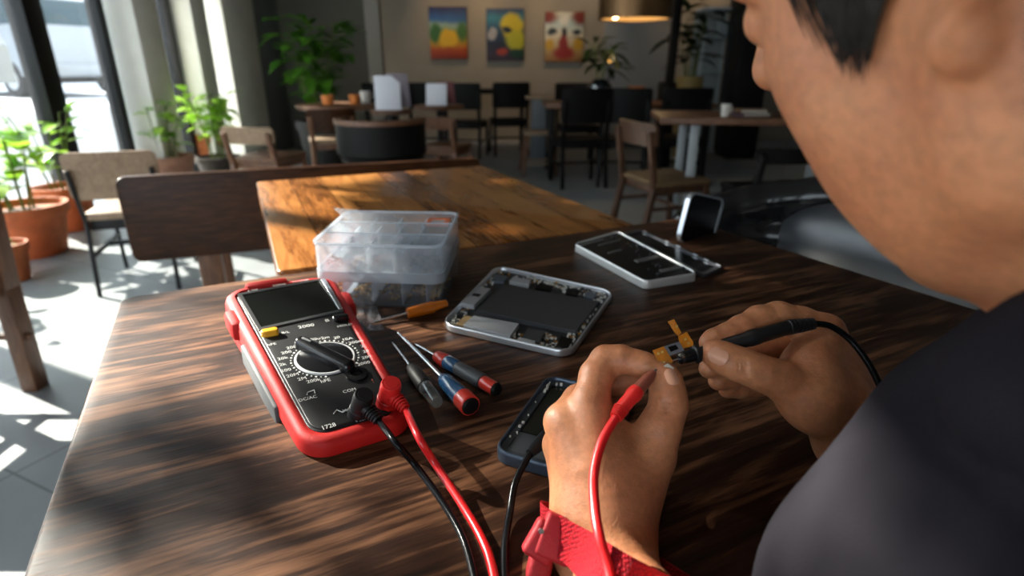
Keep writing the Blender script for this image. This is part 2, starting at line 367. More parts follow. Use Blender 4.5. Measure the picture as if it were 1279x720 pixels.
# --- head
HS = 1.12
HR = (Matrix.Rotation(math.radians(114), 3, 'Z') @ Matrix.Rotation(math.radians(22), 3, 'Y') @ Matrix.Rotation(math.radians(-20), 3, 'X'))
HT = Vector((.187, .229, 1.106))
def H(x, y, z): return HT + HR @ Vector((x, y, z))*HS
HRn = np.array(HR)
HF = Field((-.02, .05, .80), (.40, .44, 1.31), .0024)
def hc(a, b, ra, rb, k=.01, op='add'): HF.cone(H(*a), H(*b), ra*HS, rb*HS, k, op)
def he(c, r, k=.012, op='add', R=None):
    HF.ell(H(*c), np.array(r)*HS, HRn if R is None else HRn @ np.array(R.to_matrix()), k, op)
he((-.022, 0, .050), (.095, .074, .088), .0)            # skull
he((.030, 0, .045), (.060, .064, .066), .03)            # forehead
he((.026, 0, -.022), (.060, .059, .075), .03)           # face
for s in (1, -1):
    he((.054, s*.038, -.012), (.026, .020, .022), .025)   # cheekbone
    he((.040, s*.040, -.048), (.034, .026, .040), .03); he((.042, s*.030, -.075), (.024, .024, .030), .03)    # cheek
    hc((.000, s*.056, -.060), (.058, s*.016, -.106), .017, .015, .03)  # jaw
    hc((-.004, s*.062, -.015), (.000, s*.057, -.062), .016, .017, .025)
    hc((.092, s*.012, .030), (.072, s*.048, .030), .010, .009, .014)  # brow
    he((.092, s*.034, .012), (.016, .017, .012), .010, 'sub')         # socket
    he((.077, s*.033, .010), (.0125, .0145, .0115), .005)             # closed lid over the eye
    hc((.097, s*.014, -.012), (.090, s*.016, -.012), .0090, .0090, .006)
he((.064, 0, -.106), (.019, .022, .017), .02)           # chin
he((.072, 0, -.066), (.020, .026, .026), .02)           # mouth
hc((.090, 0, .036), (.109, 0, -.006), .0100, .0105, .018)  # nose
he((.110, .001, -.009), (.012, .014, .011), .006)
for s in (1, -1): he((.104, s*.0075, -.021), (.006, .004, .004), .003, 'sub')
he((.090, 0, -.052), (.006, .022, .006), .004); he((.087, 0, -.066), (.007, .019, .0065), .004)
hc((.095, -.020, -.0590), (.095, .020, -.0590), .0018, .0018, .003, 'sub')
EA = .012
for s in (1, -1):   # ears
    R = Euler((0, 0, s*math.radians(-28))) if s > 0 else Euler((0, 0, math.radians(28)))
    he((-.010, s*.079, .002+EA), (.016, .006, .030), .006, R=R)
    ring = [(-.002, .079, .010), (-.001, .081, .024), (-.010, .085, .034), (-.022, .090, .030), (-.029, .093, .014), (-.026, .091, -.006), (-.017, .086, -.022), (-.007, .081, -.032)]
    for i in range(len(ring)-1): hc((ring[i][0]+.004, s*ring[i][1], ring[i][2]+EA), (ring[i+1][0]+.004, s*ring[i+1][1], ring[i+1][2]+EA), .0042, .0044, .004)
    he((-.002, s*.080, -.034+EA), (.008, .0055, .009), .005)
    he((-.009, s*.090, .003+EA), (.012, .011, .017), .003, 'sub'); hc((-.010, s*.089, .010+EA), (-.012, s*.093, .024+EA), .004, .003, .003, 'sub')
    hc((.002, s*.080, -.002+EA), (.001, s*.081, -.010+EA), .0042, .0042, .003)
# neck down into the collar
NB = Vector((.295, .125, .90))
HF.cone(H(-.030, 0, -.055), NB, .060, .068, .03)
HF.cone(H(.020, 0, -.085), NB+Vector((-.02, .03, -.01)), .036, .055, .03)

# --- left hand (on its back we look), pinching the red probe tip between index and thumb
LF = Field((-.06, .10, .745), (.20, .50, .93), .0013)
def W(F_, pts, k=.006): F_.chain([D(*p[:3]) for p in pts], [p[3] for p in pts], k)
W(LF, [(760, 640, .378, .021), (738, 503, .402, .0135)], .012)
W(LF, [(742, 645, .380, .021), (704, 528, .405, .0135)], .012)
W(LF, [(733, 655, .386, .020), (700, 556, .420, .0125)], .012)
W(LF, [(730, 665, .394, .019), (712, 590, .430, .0115)], .012)
W(LF, [(775, 640, .384, .022), (812, 570, .398, .0165)], .014)
W(LF, [(770, 600, .390, .019), (765, 545, .404, .013)], .014)
W(LF, [(790, 600, .394, .017), (792, 562, .404, .011)], .014)
W(LF, [(750, 590, .386, .019), (735, 530, .403, .012)], .014)
LFi = [(738, 503, .402, .0130), (745, 470, .411, .0118), (757, 452, .416, .0115), (775, 449, .413, .0098), (796, 454, .410, .0088), (808, 457, .408, .0082), (819, 459, .407, .0065)]
W(LF, LFi, .004)
W(LF, [(704, 528, .405, .0135), (722, 500, .428, .0110), (748, 484, .436, .0105), (775, 478, .430, .0090), (800, 474, .420, .0075)], .004)
W(LF, [(700, 556, .420, .0125), (714, 530, .446, .0110), (742, 508, .456, .0100), (770, 500, .450, .0088), (786, 494, .440, .0075)], .004)
W(LF, [(712, 590, .430, .0115), (722, 560, .456, .0100), (746, 540, .466, .0090), (766, 532, .462, .0080)], .004)
W(LF, [(812, 570, .398, .0165), (824, 535, .400, .0140), (835, 508, .402, .0122), (834, 490, .404, .0112), (831, 474, .406, .0100), (829, 466, .407, .0078)], .006)
LW = D(752, 690, .374); LE = Vector((.115, .055, .805))
LF.cone(D(765, 640, .380), D(768, 700, .376), .022, .0225, .02); LF.cone(D(738, 650, .384), D(742, 705, .376), .020, .0215, .02)
LF.cone(D(756, 700, .374), LW.lerp(LE, .45), .023, .031, .02)
LF.cone(LW.lerp(LE, .40), LE, .030, .040, .02)
# tendons and knuckle dimples on the back of the hand
W(LF, [(746, 580, .3745, .003), (739, 515, .3925, .0045)], .012)
W(LF, [(730, 585, .3765, .003), (708, 535, .3950, .0045)], .012)
for q in ((824, 502, .3895), (823, 508, .3890), (825, 514, .3885)): LF.cone(D(q[0], q[1], q[2]), D(q[0]+20, q[1]+2, q[2]+.0025), .0005, .0005, .0025, 'sub')

# --- right hand, holding the black probe like a pen
RF = Field((.09, .27, .72), (.44, .54, .99), .0013)
W(RF, [(1075, 545, .440, .026), (1030, 416, .447, .0145)], .014)
W(RF, [(1082, 540, .455, .025), (1040, 432, .464, .0140)], .014)
W(RF, [(1085, 545, .466, .024), (1046, 455, .478, .0130)], .014)
W(RF, [(1085, 550, .474, .022), (1050, 480, .488, .0120)], .014)
W(RF, [(1068, 540, .430, .023), (1014, 500, .418, .0200), (972, 474, .412, .0130)], .014)
W(RF, [(1055, 520, .432, .022), (1010, 458, .430, .016), (1018, 430, .440, .013)], .016)
W(RF, [(1030, 416, .447, .0145), (1000, 404, .446, .0125), (972, 397, .443, .0120), (948, 401, .438, .0112), (926, 411, .432, .0098), (908, 420, .428, .0090), (892, 426, .425, .0085), (885, 429, .424, .0068)], .004)
W(RF, [(1040, 432, .464, .0135), (1000, 424, .474, .0118), (962, 430, .474, .0110), (928, 446, .464, .0095), (900, 456, .452, .0088), (885, 461, .446, .0075)], .004)
W(RF, [(1046, 455, .478, .0125), (1010, 450, .488, .0110), (974, 452, .486, .0105), (938, 466, .474, .0092), (912, 472, .462, .0086), (897, 476, .456, .0078)], .004)
W(RF, [(1050, 480, .488, .0115), (1016, 476, .496, .0095), (984, 474, .494, .0090), (950, 482, .482, .0082), (924, 486, .472, .0075), (908, 487, .466, .0068)], .004)
W(RF, [(972, 474, .412, .0132), (950, 466, .409, .0118), (930, 458, .408, .0110), (914, 452, .409, .0108), (898, 445, .410, .0098), (890, 441, .411, .0078)], .006)
RW = D(1080, 560, .445); RE = Vector((.50, .25, .815))
RF.cone(D(1082, 560, .446), RW.lerp(RE, .5), .029, .036, .02); RF.cone(D(1070, 552, .436), RW.lerp(RE, .5), .024, .030, .02)
RF.cone(RW.lerp(RE, .45), RE, .036, .042, .02)
# creases: thumb joint, thumb base, wrist
for q in ((922, 446, 924, 468), (927, 447, 930, 471), (932, 450, 934, 473)): RF.cone(D(q[0], q[1], .3965), D(q[2], q[3], .3970), .0007, .0007, .0015, 'sub')
for i in range(3):
    RF.cone(D(966+5*i, 505+9*i, .402-.001*i), D(1000+5*i, 512+9*i, .398), .0008, .0006, .002, 'sub')

# --- trunk and upper arms (mostly under the shirt)
LS = D(1330, 640, .26); RS = Vector((.52, .26, .90))
BF = Field((.0, -.25, .35), (.75, .50, 1.02), .008)
CH0 = Vector((.37, .10, .80)); HIP = Vector((.47, -.06, .52))
def trunk(Fd, g, k=.05):
    Fd.cone(NB+Vector((.01, -.01, -.02)), CH0, .055+g, .115+g, k); Fd.cone(CH0, HIP, .115+g, .135+g, k)
    Fd.cone(CH0+Vector((-.06, -.02, 0)), HIP+Vector((-.06, -.02, 0)), .085+g, .10+g, k); Fd.cone(CH0+Vector((.09, .05, 0)), HIP+Vector((.08, .03, 0)), .085+g, .10+g, k)
    Fd.cone(CH0+Vector((-.02, 0, .04)), LS, .075+g, .056+g, k); Fd.cone(CH0+Vector((.02, 0, .04)), RS, .085+g, .060+g, k)
trunk(BF, -.012)
BF.chain([LS, LE], [.048, .036], .03); BF.chain([RS, RE], [.050, .038], .03)
body = nets([HF, LF, RF, BF], 'body', M_skin); chv(body)
bvh = BVHTree.FromPolygons([v.co for v in body.data.vertices], [tuple(p.vertices) for p in body.data.polygons])
def hit(px, py, off=0):
    r = ray(px, py).normalized(); h = bvh.ray_cast(CAM, r)
    return (h[0]-r*off, h[1]) if h[0] else (CAM+r*.3, -r)

# --- shirt
SF = Field((-.02, -.30, .40), (.80, .52, 1.05), .007)
trunk(SF, .004)
SF.cone(LS, LS.lerp(LE, .62), .060, .060, .03); SF.cone(RS, RS.lerp(RE, .75), .062, .058, .03)
# the near shoulder, hunched up towards the jaw
SF.chain([D(1348, 652, .25), D(1218, 812, .255), D(1190, 960, .27)], [.085, .085, .078], .03); SF.cone(D(1348, 652, .26), D(1345, 500, .30), .076, .060, .02)
SF.cone(D(1330, 470, .24), D(1348, 600, .25), .039, .06, .015); SF.cone(D(1300, 488, .205), D(1390, 440, .20), .031, .032, .012); SF.cone(D(1348, 652, .27), CH0, .080, .11, .04)
shirt = nets([SF], 'shirt', M_shirt); chv(shirt)
TF = Field((.15, -.40, .02), (.85, .45, .62), .010)
for s in (-1, 1):
    hip = HIP+Vector((.93, .37, 0))*.09*s+Vector((0, 0, -.02)); kn = hip+Vector((-.37, .93, 0))*.36+Vector((0, 0, -.01)); an = kn+Vector((.02, -.04, -.40))
    TF.chain([hip, kn, an], [.095, .066, .045], .04)
TF.cone(HIP+Vector((-.06, -.02, .02)), HIP+Vector((.06, .02, .02)), .115, .115, .04)
chv(nets([TF], 'trousers', M_trouser))
for s in (-1, 1):
    hip = HIP+Vector((.93, .37, 0))*.09*s; an = hip+Vector((-.37, .93, 0))*.36+Vector((.02, -.04, -.43))
    b = MB(); f = Vector((-.37, .93, 0)); c = Vector((an.x, an.y, .045))
    b.tube([c-f*.06, c+f*.02, c+f*.10+Vector((0, 0, -.01)), c+f*.17+Vector((0, 0, -.015))], [.036, .043, .040, .025], 14); b.box((0, 0, 0), (.25, .08, .02), .008, Matrix.Translation((c.x+f.x*.055, c.y+f.y*.055, .010)) @ Matrix.Rotation(math.radians(112), 4, 'Z'))
    chv(b.build('shoe', M_shoe))

# --- nails
def nail(px, py, w, l, ang, name='fingernail'):
    p, n = hit(px, py); n = Vector(n).normalized()
    up = (D(px+math.cos(ang)*10, py+math.sin(ang)*10, (p-CAM).length)-D(px, py, (p-CAM).length)); up = (up-n*up.dot(n)).normalized(); x = up.cross(n)
    M = Matrix(((x.x, up.x, n.x, p.x), (x.y, up.y, n.y, p.y), (x.z, up.z, n.z, p.z), (0, 0, 0, 1)))
    b = MB(); poly = rrect(w, l, w*.42, 6); nn = len(poly); v = [(0, 0, .0012)]; f = []
    for r_ in (.5, .85, 1.0):
        for x_, y_ in poly: v.append((x_*r_, y_*r_, .0012-r_*r_*.0004-(x_*r_)**2*75))
    for x_, y_ in poly: v.append((x_, y_, -.002))
    for k in range(nn): f.append((0, 1+k, 1+(k+1) % nn))
    for q in range(3):
        for k in range(nn): f.append((1+q*nn+k, 1+(q+1)*nn+k, 1+(q+1)*nn+(k+1) % nn, 1+q*nn+(k+1) % nn))
    b.add(v, f, 0, M); return chv(b.build(name, M_nail))
nail(897, 445, .0115, .0135, math.radians(205)); nail(839, 471, .0085, .0120, math.radians(-100))

# --- hair: a cap and separate locks over the temple
CF = Field((-.05, .02, .95), (.40, .44, 1.34), .004)
def cap(X, Y_, Z):
    A = np.stack([X-HT.x, Y_-HT.y, Z-HT.z]); L = np.einsum('ji,jabc->iabc', HRn, A)/HS
    x, y, z = L; line = np.where(x > .02, .052+(x-.02)*.35, np.where(x > -.02, .036, .036+(x+.02)*1.6)); line = np.maximum(line, -.075)
    return (line-z)*HS
CF.ell(H(-.022, 0, .052), np.array((.104, .083, .097))*HS, HRn, 0); CF.ell(H(.028, 0, .050), np.array((.068, .072, .076))*HS, HRn, .02)
CF.cut(cap)
hair = nets([CF], 'hair', M_hair); chv(hair)
b = MB(); rr = random.Random(3)
for i in range(130):
    t = rr.random(); x0 = 1005+t*115+rr.uniform(-8, 8); k = rr.random()**.7
    tipx = 1075+(x0-1075)*.22+rr.uniform(-14, 12)-6*k; tipy = 35+75*k*(1-abs(t-.55)*.9)
    pts = []; 
    for j in range(5):
        q = j/4; px = x0+(tipx-x0)*q+math.sin(q*3+i)*3; py = -45+(tipy+45)*q
        p, n = hit(px, py, .0025+.002*rr.random()+.004*(1-q)); pts.append(p)
    b.tube(pts, [.0007, .0007, .0006, .0004, .0001], 5, sub=3)
for i in range(26):   # fine stray strands in front of the main lock
    x0 = rr.uniform(965, 1040); ln = rr.uniform(20, 75); pts = []
    for j in range(4):
        q = j/3; p, n = hit(x0+q*ln*.7, -30+q*(30+ln), .002); pts.append(p)
    b.tube(pts, [.0004, .0004, .0003, .0001], 4, sub=3)
chv(b.build('hair_lock', M_hair))
# ------------------------------------------------------------------ materials of the room and furniture
M_tdark = wood('dark_stained_wood', (.0025, .0009, .0004), (.034, .0122, .0052), (.21, .094, .045), .8, .46, bump=.8, spec=.16, gs=1.2)
M_tlight = wood('oiled_teak_wood', (.085, .026, .005), (.24, .083, .016), (.40, .165, .040), .8, .26, plank=.084, bump=.12, axis=1, spec=.5)
M_cdark = wood('dark_brown_wood', (.012, .004, .0015), (.038, .013, .0045), (.080, .029, .010), 1, .34, bump=.15, spec=.22)
M_cmid = wood('brown_wood', (.055, .022, .010), (.13, .055, .025), (.21, .095, .045), 1, .4, bump=.15)
M_clight = wood('pale_brown_wood', (.16, .10, .06), (.27, .18, .11), (.36, .25, .16), 1, .45, bump=.12)
M_cz = wood('brown_upright_wood', (.055, .022, .010), (.13, .055, .025), (.21, .095, .045), 1, .4, bump=.15, axis=2)
M_black = mat('black_paint', (.0045, .0042, .0042), .5, spec=.18)
M_bmetal = mat('black_metal', (.015, .015, .016), .4, metal=.6)
M_gmetal = mat('pale_grey_metal', (.42, .45, .47), .45, metal=.2)
M_ce = wood('warm_brown_wood', (.026, .010, .005), (.07, .029, .013), (.12, .055, .027), 1, .4, bump=.15, axis=2)
M_cane = mat('woven_cane', (.15, .09, .04), .7, var=.3, vscale=120, bump=.5, bscale=300)
M_leather = mat('black_leather', (.034, .036, .042), .30, bump=.2, bscale=450, spec=.9)
M_lrim = mat('black_piping', (.008, .008, .009), .18, spec=.6)
M_terra = mat('terracotta', (.42, .115, .035), .75, var=.22, vscale=14, bump=.2, bscale=90)
M_terra2 = mat('weathered_terracotta', (.40, .20, .13), .8, var=.2, vscale=14)
M_soil = mat('potting_soil', (.035, .022, .014), .95, var=.5, vscale=120, bump=1, bscale=150)
M_leafA = leafmat('bright_leaf', (.14, .36, .02), (.42, .66, .07))
M_leafB = leafmat('green_leaf', (.040, .16, .012), (.13, .33, .03))
M_leafC = leafmat('dark_leaf', (.012, .030, .008), (.03, .06, .015))
M_stem = mat('plant_stem', (.10, .13, .03), .7)
M_white = mat('white_card', (.75, .75, .80), .6)
M_wall = mat('grey_plaster', (.30, .285, .255), .9, var=.06, vscale=3, bump=.1, bscale=60)
M_wallb = mat('brownish_plaster', (.27, .235, .19), .9, var=.08, vscale=2, bump=.1, bscale=60)  # brownish plaster colour of the back wall
M_wallg = mat('grey_panel', (.20, .205, .21), .75)
M_pale = mat('pale_concrete', (.90, .89, .83), .85, var=.06, vscale=4)
M_greyp = mat('grey_post_paint', (.20, .215, .22), .6)
M_glass = clear('window_glass', (.96, .98, .98), .015, .02, .1)
M_plastic = clear('milky_plastic', (.98, .99, 1), .20, .12, .25)
M_plastic2 = clear('clear_plastic', (.86, .88, .90), .06, .12, .3)
M_band = clear('grey_plastic', (.65, .67, .70), .42, .2, .3)

def leaf(b, base, dirv, L, w, bend=.35, M=None, n=5):
    base = Vector(base); d = Vector(dirv).normalized(); side = d.cross(Vector((0, 0, 1)))
    if side.length < .05: side = Vector((1, 0, 0))
    side = side.normalized(); up = side.cross(d).normalized(); v = []; f = []
    for i in range(n+1):
        t = i/n; c = base+d*L*t-Vector((0, 0, 1))*bend*L*t*t; ww = w*math.sin(PI*min(1, t*.92+.06))**.8*(1-.25*t)
        v += [c-side*ww+up*ww*.25, c, c+side*ww+up*ww*.25]
    for i in range(n):
        a = i*3; f += [(a, a+3, a+4, a+1), (a+1, a+4, a+5, a+2)]
    b.add(v, f)
# floor: large grey tiles
def floormat():
    m, nt, b = nmat('grey_floor_tiles'); N = nt.nodes.new; L = nt.links.new
    tc = N('ShaderNodeTexCoord'); mp = N('ShaderNodeMapping'); mp.inputs['Rotation'].default_value = (0, 0, math.radians(25)); L(tc.outputs['Object'], mp.inputs['Vector'])
    br = N('ShaderNodeTexBrick'); br.offset = 0; br.inputs['Scale'].default_value = 1; br.inputs['Brick Width'].default_value = .6; br.inputs['Row Height'].default_value = .6; br.inputs['Mortar Size'].default_value = .004
    br.inputs['Color1'].default_value = (.27, .29, .30, 1); br.inputs['Color2'].default_value = (.24, .26, .27, 1); br.inputs['Mortar'].default_value = (.12, .13, .13, 1); L(mp.outputs['Vector'], br.inputs['Vector'])
    n = N('ShaderNodeTexNoise'); n.inputs['Scale'].default_value = 5; n.inputs['Detail'].default_value = 8; L(tc.outputs['Object'], n.inputs['Vector'])
    mx = N('ShaderNodeMixRGB'); mx.blend_type = 'MULTIPLY'; mx.inputs['Fac'].default_value = .5; L(br.outputs['Color'], mx.inputs['Color1'])
    r = N('ShaderNodeValToRGB'); r.color_ramp.elements[0].position = .3; r.color_ramp.elements[1].position = .7; r.color_ramp.elements[0].color = (.7, .7, .7, 1); L(n.outputs['Fac'], r.inputs['Fac']); L(r.outputs['Color'], mx.inputs['Color2'])
    L(mx.outputs['Color'], b.inputs['Base Color']); b.inputs['Roughness'].default_value = .45
    return m
def struct(o): o['kind'] = 'structure'; return o
XL, XR, YB, YN, ZC = -3.2, 4.6, 9.0, -3.0, 3.0
struct(MB().box(((XL+XR)/2, (YB+YN)/2, -.05), (XR-XL+.3, YB-YN+.3, .1)).build('floor', floormat(), smooth=False))
struct(MB().box(((XL+XR)/2, (YB+YN)/2, ZC+.06), (XR-XL+.5, YB-YN+.5, .12)).build('ceiling', mat('ceiling_paint', (.16, .15, .14), .9), smooth=False))
struct(MB().box(((XL+XR)/2, YB+.06, ZC/2), (XR-XL+.3, .12, ZC)).build('wall_back', M_wallb, smooth=False))
struct(MB().box((XR+.06, (YB+YN)/2, ZC/2), (.12, YB-YN, ZC)).build('wall_right', M_wall, smooth=False))
b = MB(); b.box((2.45, YN-.06, ZC/2), (4.5, .12, ZC)); b.box((-1.55, YN-.06, .15), (3.5, .12, .30)); b.box((-1.55, YN-.06, 2.86), (3.5, .12, .28))  # rear opening added to let fill light in behind the camera
struct(b.build('wall_rear', mat('rear_wall_plaster', (.34, .32, .28), .9), smooth=False))
# the window side
WT = 2.90
b = MB(); b.box((XL, (YN+8.3)/2, (WT+ZC)/2), (.2, 8.3-YN, ZC-WT)); b.box((XL, 5.60, 2.35), (.12, .52, 1.12)); b.box((XL, 6.40, 2.35), (.12, .42, 1.12)); b.box((XL, -1.85, WT/2), (.2, 2.3, WT)); struct(b.build('wall_left', M_pale, smooth=False))  # panels over the two far bays added to block stray sun
def post(y0, y1, m, name, depth=.2, dx=0): return struct(MB().box((XL+dx, (y0+y1)/2, WT/2), (depth, y1-y0, WT), .006).build(name, m))
post(4.10, 4.27, M_bmetal, 'trim_1', .12)
post(4.86, 4.93, M_bmetal, 'trim_2', .10)
post(5.02, 5.36, M_pale, 'trim_3', .34, .05)
post(5.80, 5.88, M_bmetal, 'trim_5', .12)
post(5.92, 6.20, M_pale, 'trim_6', .34, .05)
post(6.60, 7.40, M_pale, 'trim_8', .30, .05)
post(7.40, 8.30, M_greyp, 'trim_9', .24, .02)
post(1.05, 1.16, M_bmetal, 'trim_10', .10)
post(-.70, -.59, M_bmetal, 'trim_11', .10)
for i, (y0, y1) in enumerate([(-.59, 1.05), (1.16, 4.10), (4.27, 4.86), (4.93, 5.02), (5.36, 5.80), (6.20, 6.60)]):  # last two bays glazed to let sun in on the plants
    struct(MB().box((XL, (y0+y1)/2, WT/2), (.008, y1-y0, WT)).build('window_%d' % (i+1), M_glass, smooth=False))
struct(MB().box((-1.55, YN-.06, 1.51), (3.5, .008, 2.42)).build('window_7', M_glass, smooth=False))  # unseen window added behind the camera to fill face and hands
for i, x in enumerate((-3.25, -1.95, -.75, .17)): struct(MB().box((x, YN-.06, 1.51), (.07, .10, 2.42), .005).build('trim_%d' % (13+i), M_bmetal))  # frame posts of the added rear window
# unseen tree added outside, crown shaped along the sun rays to shade the table
SUN_TO = Vector((.86, -.44, -.50)).normalized()
def sunward(yb, zb, out):
    p = Vector((XL, yb, zb)); return p-SUN_TO*(out/SUN_TO.x)
# crown: (y0, y1, z0, z1 where the boughs cross the light that comes through the glass, leaves, leaf length)
CROWN = [(2.50, 3.7, 2.53, 3.15, 800, .12), (2.16, 2.52, 2.60, 3.15, 330, .11), (2.065, 2.20, 2.56, 2.78, 130, .075), (2.62, 3.7, 2.40, 2.56, 170, .10), (2.06, 2.25, 2.76, 3.2, 160, .10), (1.45, 1.90, 2.70, 3.25, 240, .11),
         (1.825, 1.895, 2.395, 2.465, 30, .045), (1.875, 1.945, 2.415, 2.485, 30, .045), (1.77, 1.835, 2.405, 2.475, 26, .045), (1.86, 1.91, 2.465, 2.52, 16, .045), (1.845, 1.88, 2.51, 2.545, 9, .04), (1.78, 1.81, 2.46, 2.52, 9, .04), (1.87, 2.05, 2.535, 2.615, 13, .055), (2.09, 2.16, 2.25, 2.315, 16, .05), (1.90, 2.06, 2.64, 2.81, 17, .05), (1.45, 1.76, 2.40, 2.7, 60, .09), (2.03, 2.09, 2.665, 2.735, 14, .06)]
t = thing('shade_tree', 'unseen leafy tree added outside the glass front, its crown shaped to shade the table', 'tree', (-4.75, 3.4, -.05)); rr = random.Random(21); fo = MB(); st = MB()
st.tube([(0, 0, 0), (.03, -.05, 1.4), (.02, .02, 2.6), (.05, -.1, 3.7)], [.11, .09, .07, .03], 12)
for y0, y1, z0, z1, n_, ll in CROWN:
    c_ = sunward((y0+y1)/2, (z0+z1)/2, 3.0 if (y0, z0) == (1.90, 2.64) else .9)-t.location
    st.tube([(.04, -.05, 3.35), Vector((.04, -.05, 3.6)).lerp(c_, .5)+Vector((0, 0, .30)), c_], [.02, .010, .004], 6)
    for _ in range(n_):
        q = sunward(rr.uniform(y0, y1), rr.uniform(z0, z1), (3.0 if (y0, z0) == (1.90, 2.64) else .9)+rr.uniform(-.25, .25))-t.location; a_ = rr.uniform(0, 2*PI); leaf(fo, q, (math.cos(a_), math.sin(a_), rr.uniform(-.7, .4)), rr.uniform(.75, 1.2)*ll, ll*.30, .3)
st.build('trunk', mat('tree_bark', (.10, .075, .05), .9, bump=.6, bscale=40), t); fo.build('foliage', M_leafB, t)
# darker return wall at the far left, and the slim column on its corner
struct(MB().box((-2.50, 8.34, ZC/2), (1.30, .10, ZC)).build('wall_return', mat('dark_olive_plaster', (.15, .145, .12), .9), smooth=False))
struct(MB().box((-1.83, 8.36, ZC/2), (.19, .16, ZC), .01).build('trim_12', mat('column_paint', (.40, .38, .34), .8)))
struct(MB().box((1.82, 8.97, 1.5), (1.0, .05, 3.0), .004).build('door_1', M_wallg))

# ------------------------------------------------------------------ outside
struct(MB().box((-33.3, 20, -.10), (60, 90, .1)).build('exterior_pavement', mat('pale_pavement', (.62, .64, .66), .9, var=.06, vscale=1), smooth=False))  # plain pale pavement colour
struct(MB().box((-10.0, 14, .24), (9, 40, .62)).build('exterior_street', mat('pale_asphalt', (.50, .52, .55), .9, var=.08, vscale=2), smooth=False))
struct(MB().box((-20, 26, 3.2), (1, 60, 6.8)).build('exterior_facade', mat('facade_render', (.60, .64, .68), .9, var=.05, vscale=.5), smooth=False))
def car(name, loc, rz, paint, label, group=None, van=True):
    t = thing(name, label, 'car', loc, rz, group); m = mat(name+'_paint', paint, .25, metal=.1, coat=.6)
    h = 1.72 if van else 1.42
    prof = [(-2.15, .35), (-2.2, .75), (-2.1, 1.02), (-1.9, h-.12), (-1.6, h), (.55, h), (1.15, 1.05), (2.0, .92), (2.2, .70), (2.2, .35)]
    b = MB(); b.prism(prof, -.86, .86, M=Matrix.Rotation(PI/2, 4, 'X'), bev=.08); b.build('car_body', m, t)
    g = mat(name+'_window', (.02, .05, .065), .12, spec=.3)
    for s in (-1, 1):
        for x0, x1 in ((-1.75, -.75), (-.65, .25), (.32, .85)):
            w = MB(); w.box(((x0+x1)/2, s*.865, 1.08+(h-1.08)*.45), (x1-x0, .03, (h-1.08)*.62), .02); w.build('side_window', g, t)
        w = MB(); w.box((-2.13, s*.76, .88), (.10, .12, .14), .03); w.build('tail_light', mat(name+'_red', (.06, .008, .010), .2, coat=.5), t)
        for x in (-1.35, 1.35):
            w = MB(); M = Matrix.Translation((x, s*.78, .31)) @ Matrix.Rotation(PI/2, 4, 'X'); w.lathe([(.19, -.09), (.29, -.10), (.315, -.06), (.315, .06), (.29, .10), (.19, .09)], 24, M); wh = w.build('wheel', mat(name+'_tyre', (.015, .015, .016), .8), t)
            c = MB(); c.lathe([(.02, -.105), (.18, -.10), (.19, 0), (.18, .10), (.02, .105)], 16, M); c.build('hub_cap', M_gmetal, wh)
    w = MB(); w.box((-2.02, 0, h-.36), (.06, 1.35, .42), .03, Matrix.Rotation(0, 4, 'Y')); w.build('rear_window', g, t)
    w = MB(); w.box((0, 0, .32), (4.1, 1.5, .16), .03); w.build('underbody', M_black, t)
    w = MB(); w.box((-2.2, 0, .45), (.14, 1.7, .22), .05); w.build('bumper', m, t)
    return t
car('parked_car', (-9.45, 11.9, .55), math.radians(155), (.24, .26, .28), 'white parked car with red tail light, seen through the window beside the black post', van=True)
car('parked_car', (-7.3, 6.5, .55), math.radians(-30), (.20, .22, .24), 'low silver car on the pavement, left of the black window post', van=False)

# ------------------------------------------------------------------ tables
def angle_frame(loc, deg):
    return Matrix.Translation(loc) @ Matrix.Rotation(math.radians(deg), 4, 'Z')
TA = Vector((-.546, .745, 0)); T1A = 26.7
TW, TD = 1.02, .84
t = thing('dining_table', 'dark stained wooden table with strong grain, carrying the red meter and the tools', 'table', TA, math.radians(T1A))
b = MB(); poly = [(x+TW/2, y-TD/2) for x, y in rrect(TW, TD, .022, 5)]
b.prism(poly, TZ-.034, TZ, bev=.004); b.build('tabletop', M_tdark, t)
for x, y in ((.06, -.06), (TW-.06, -.06), (.06, -TD+.06), (TW-.06, -TD+.06)):
    l = MB(); l.beam((x, y, 0), (x, y, TZ-.034), .06, .06, .006); l.build('leg', M_cdark, t)
l = MB()
for q in (((.09, -.06), (TW-.09, -.06)), ((.09, -TD+.06), (TW-.09, -TD+.06)), ((.06, -.09), (.06, -TD+.09)), ((TW-.06, -.09), (TW-.06, -TD+.09))):
    l.beam((*q[0], TZ-.07), (*q[1], TZ-.07), .02, .07, .003)
l.build('apron', M_cdark, t)
S1 = Vector((-.718, 1.617, 0)); T2A = 24.6; W2, L2 = .684, .838
t = thing('dining_table', 'orange-brown plank table set end-on behind the dark table, with a patch of sun', 'table', S1, math.radians(T2A))
b = MB(); b.prism([(x+W2/2, y-L2/2) for x, y in rrect(W2, L2, .012, 4)], TZ-.036, TZ, bev=.004); b.build('tabletop', M_tlight, t)
for x, y in ((.05, -.05), (W2-.05, -.05), (.05, -L2+.06), (W2-.05, -L2+.06)):
    l = MB(); l.beam((x, y, 0), (x, y, TZ-.036), .055, .055, .005); l.build('leg', M_cmid, t)
l = MB()
for q in (((.08, -.05), (W2-.08, -.05)), ((.08, -L2+.05), (W2-.08, -L2+.05)), ((.05, -.08), (.05, -L2+.09)), ((W2-.05, -.08), (W2-.05, -L2+.09))):
    l.beam((*q[0], TZ-.066), (*q[1], TZ-.066), .018, .06, .003)
l.build('apron', M_cmid, t)

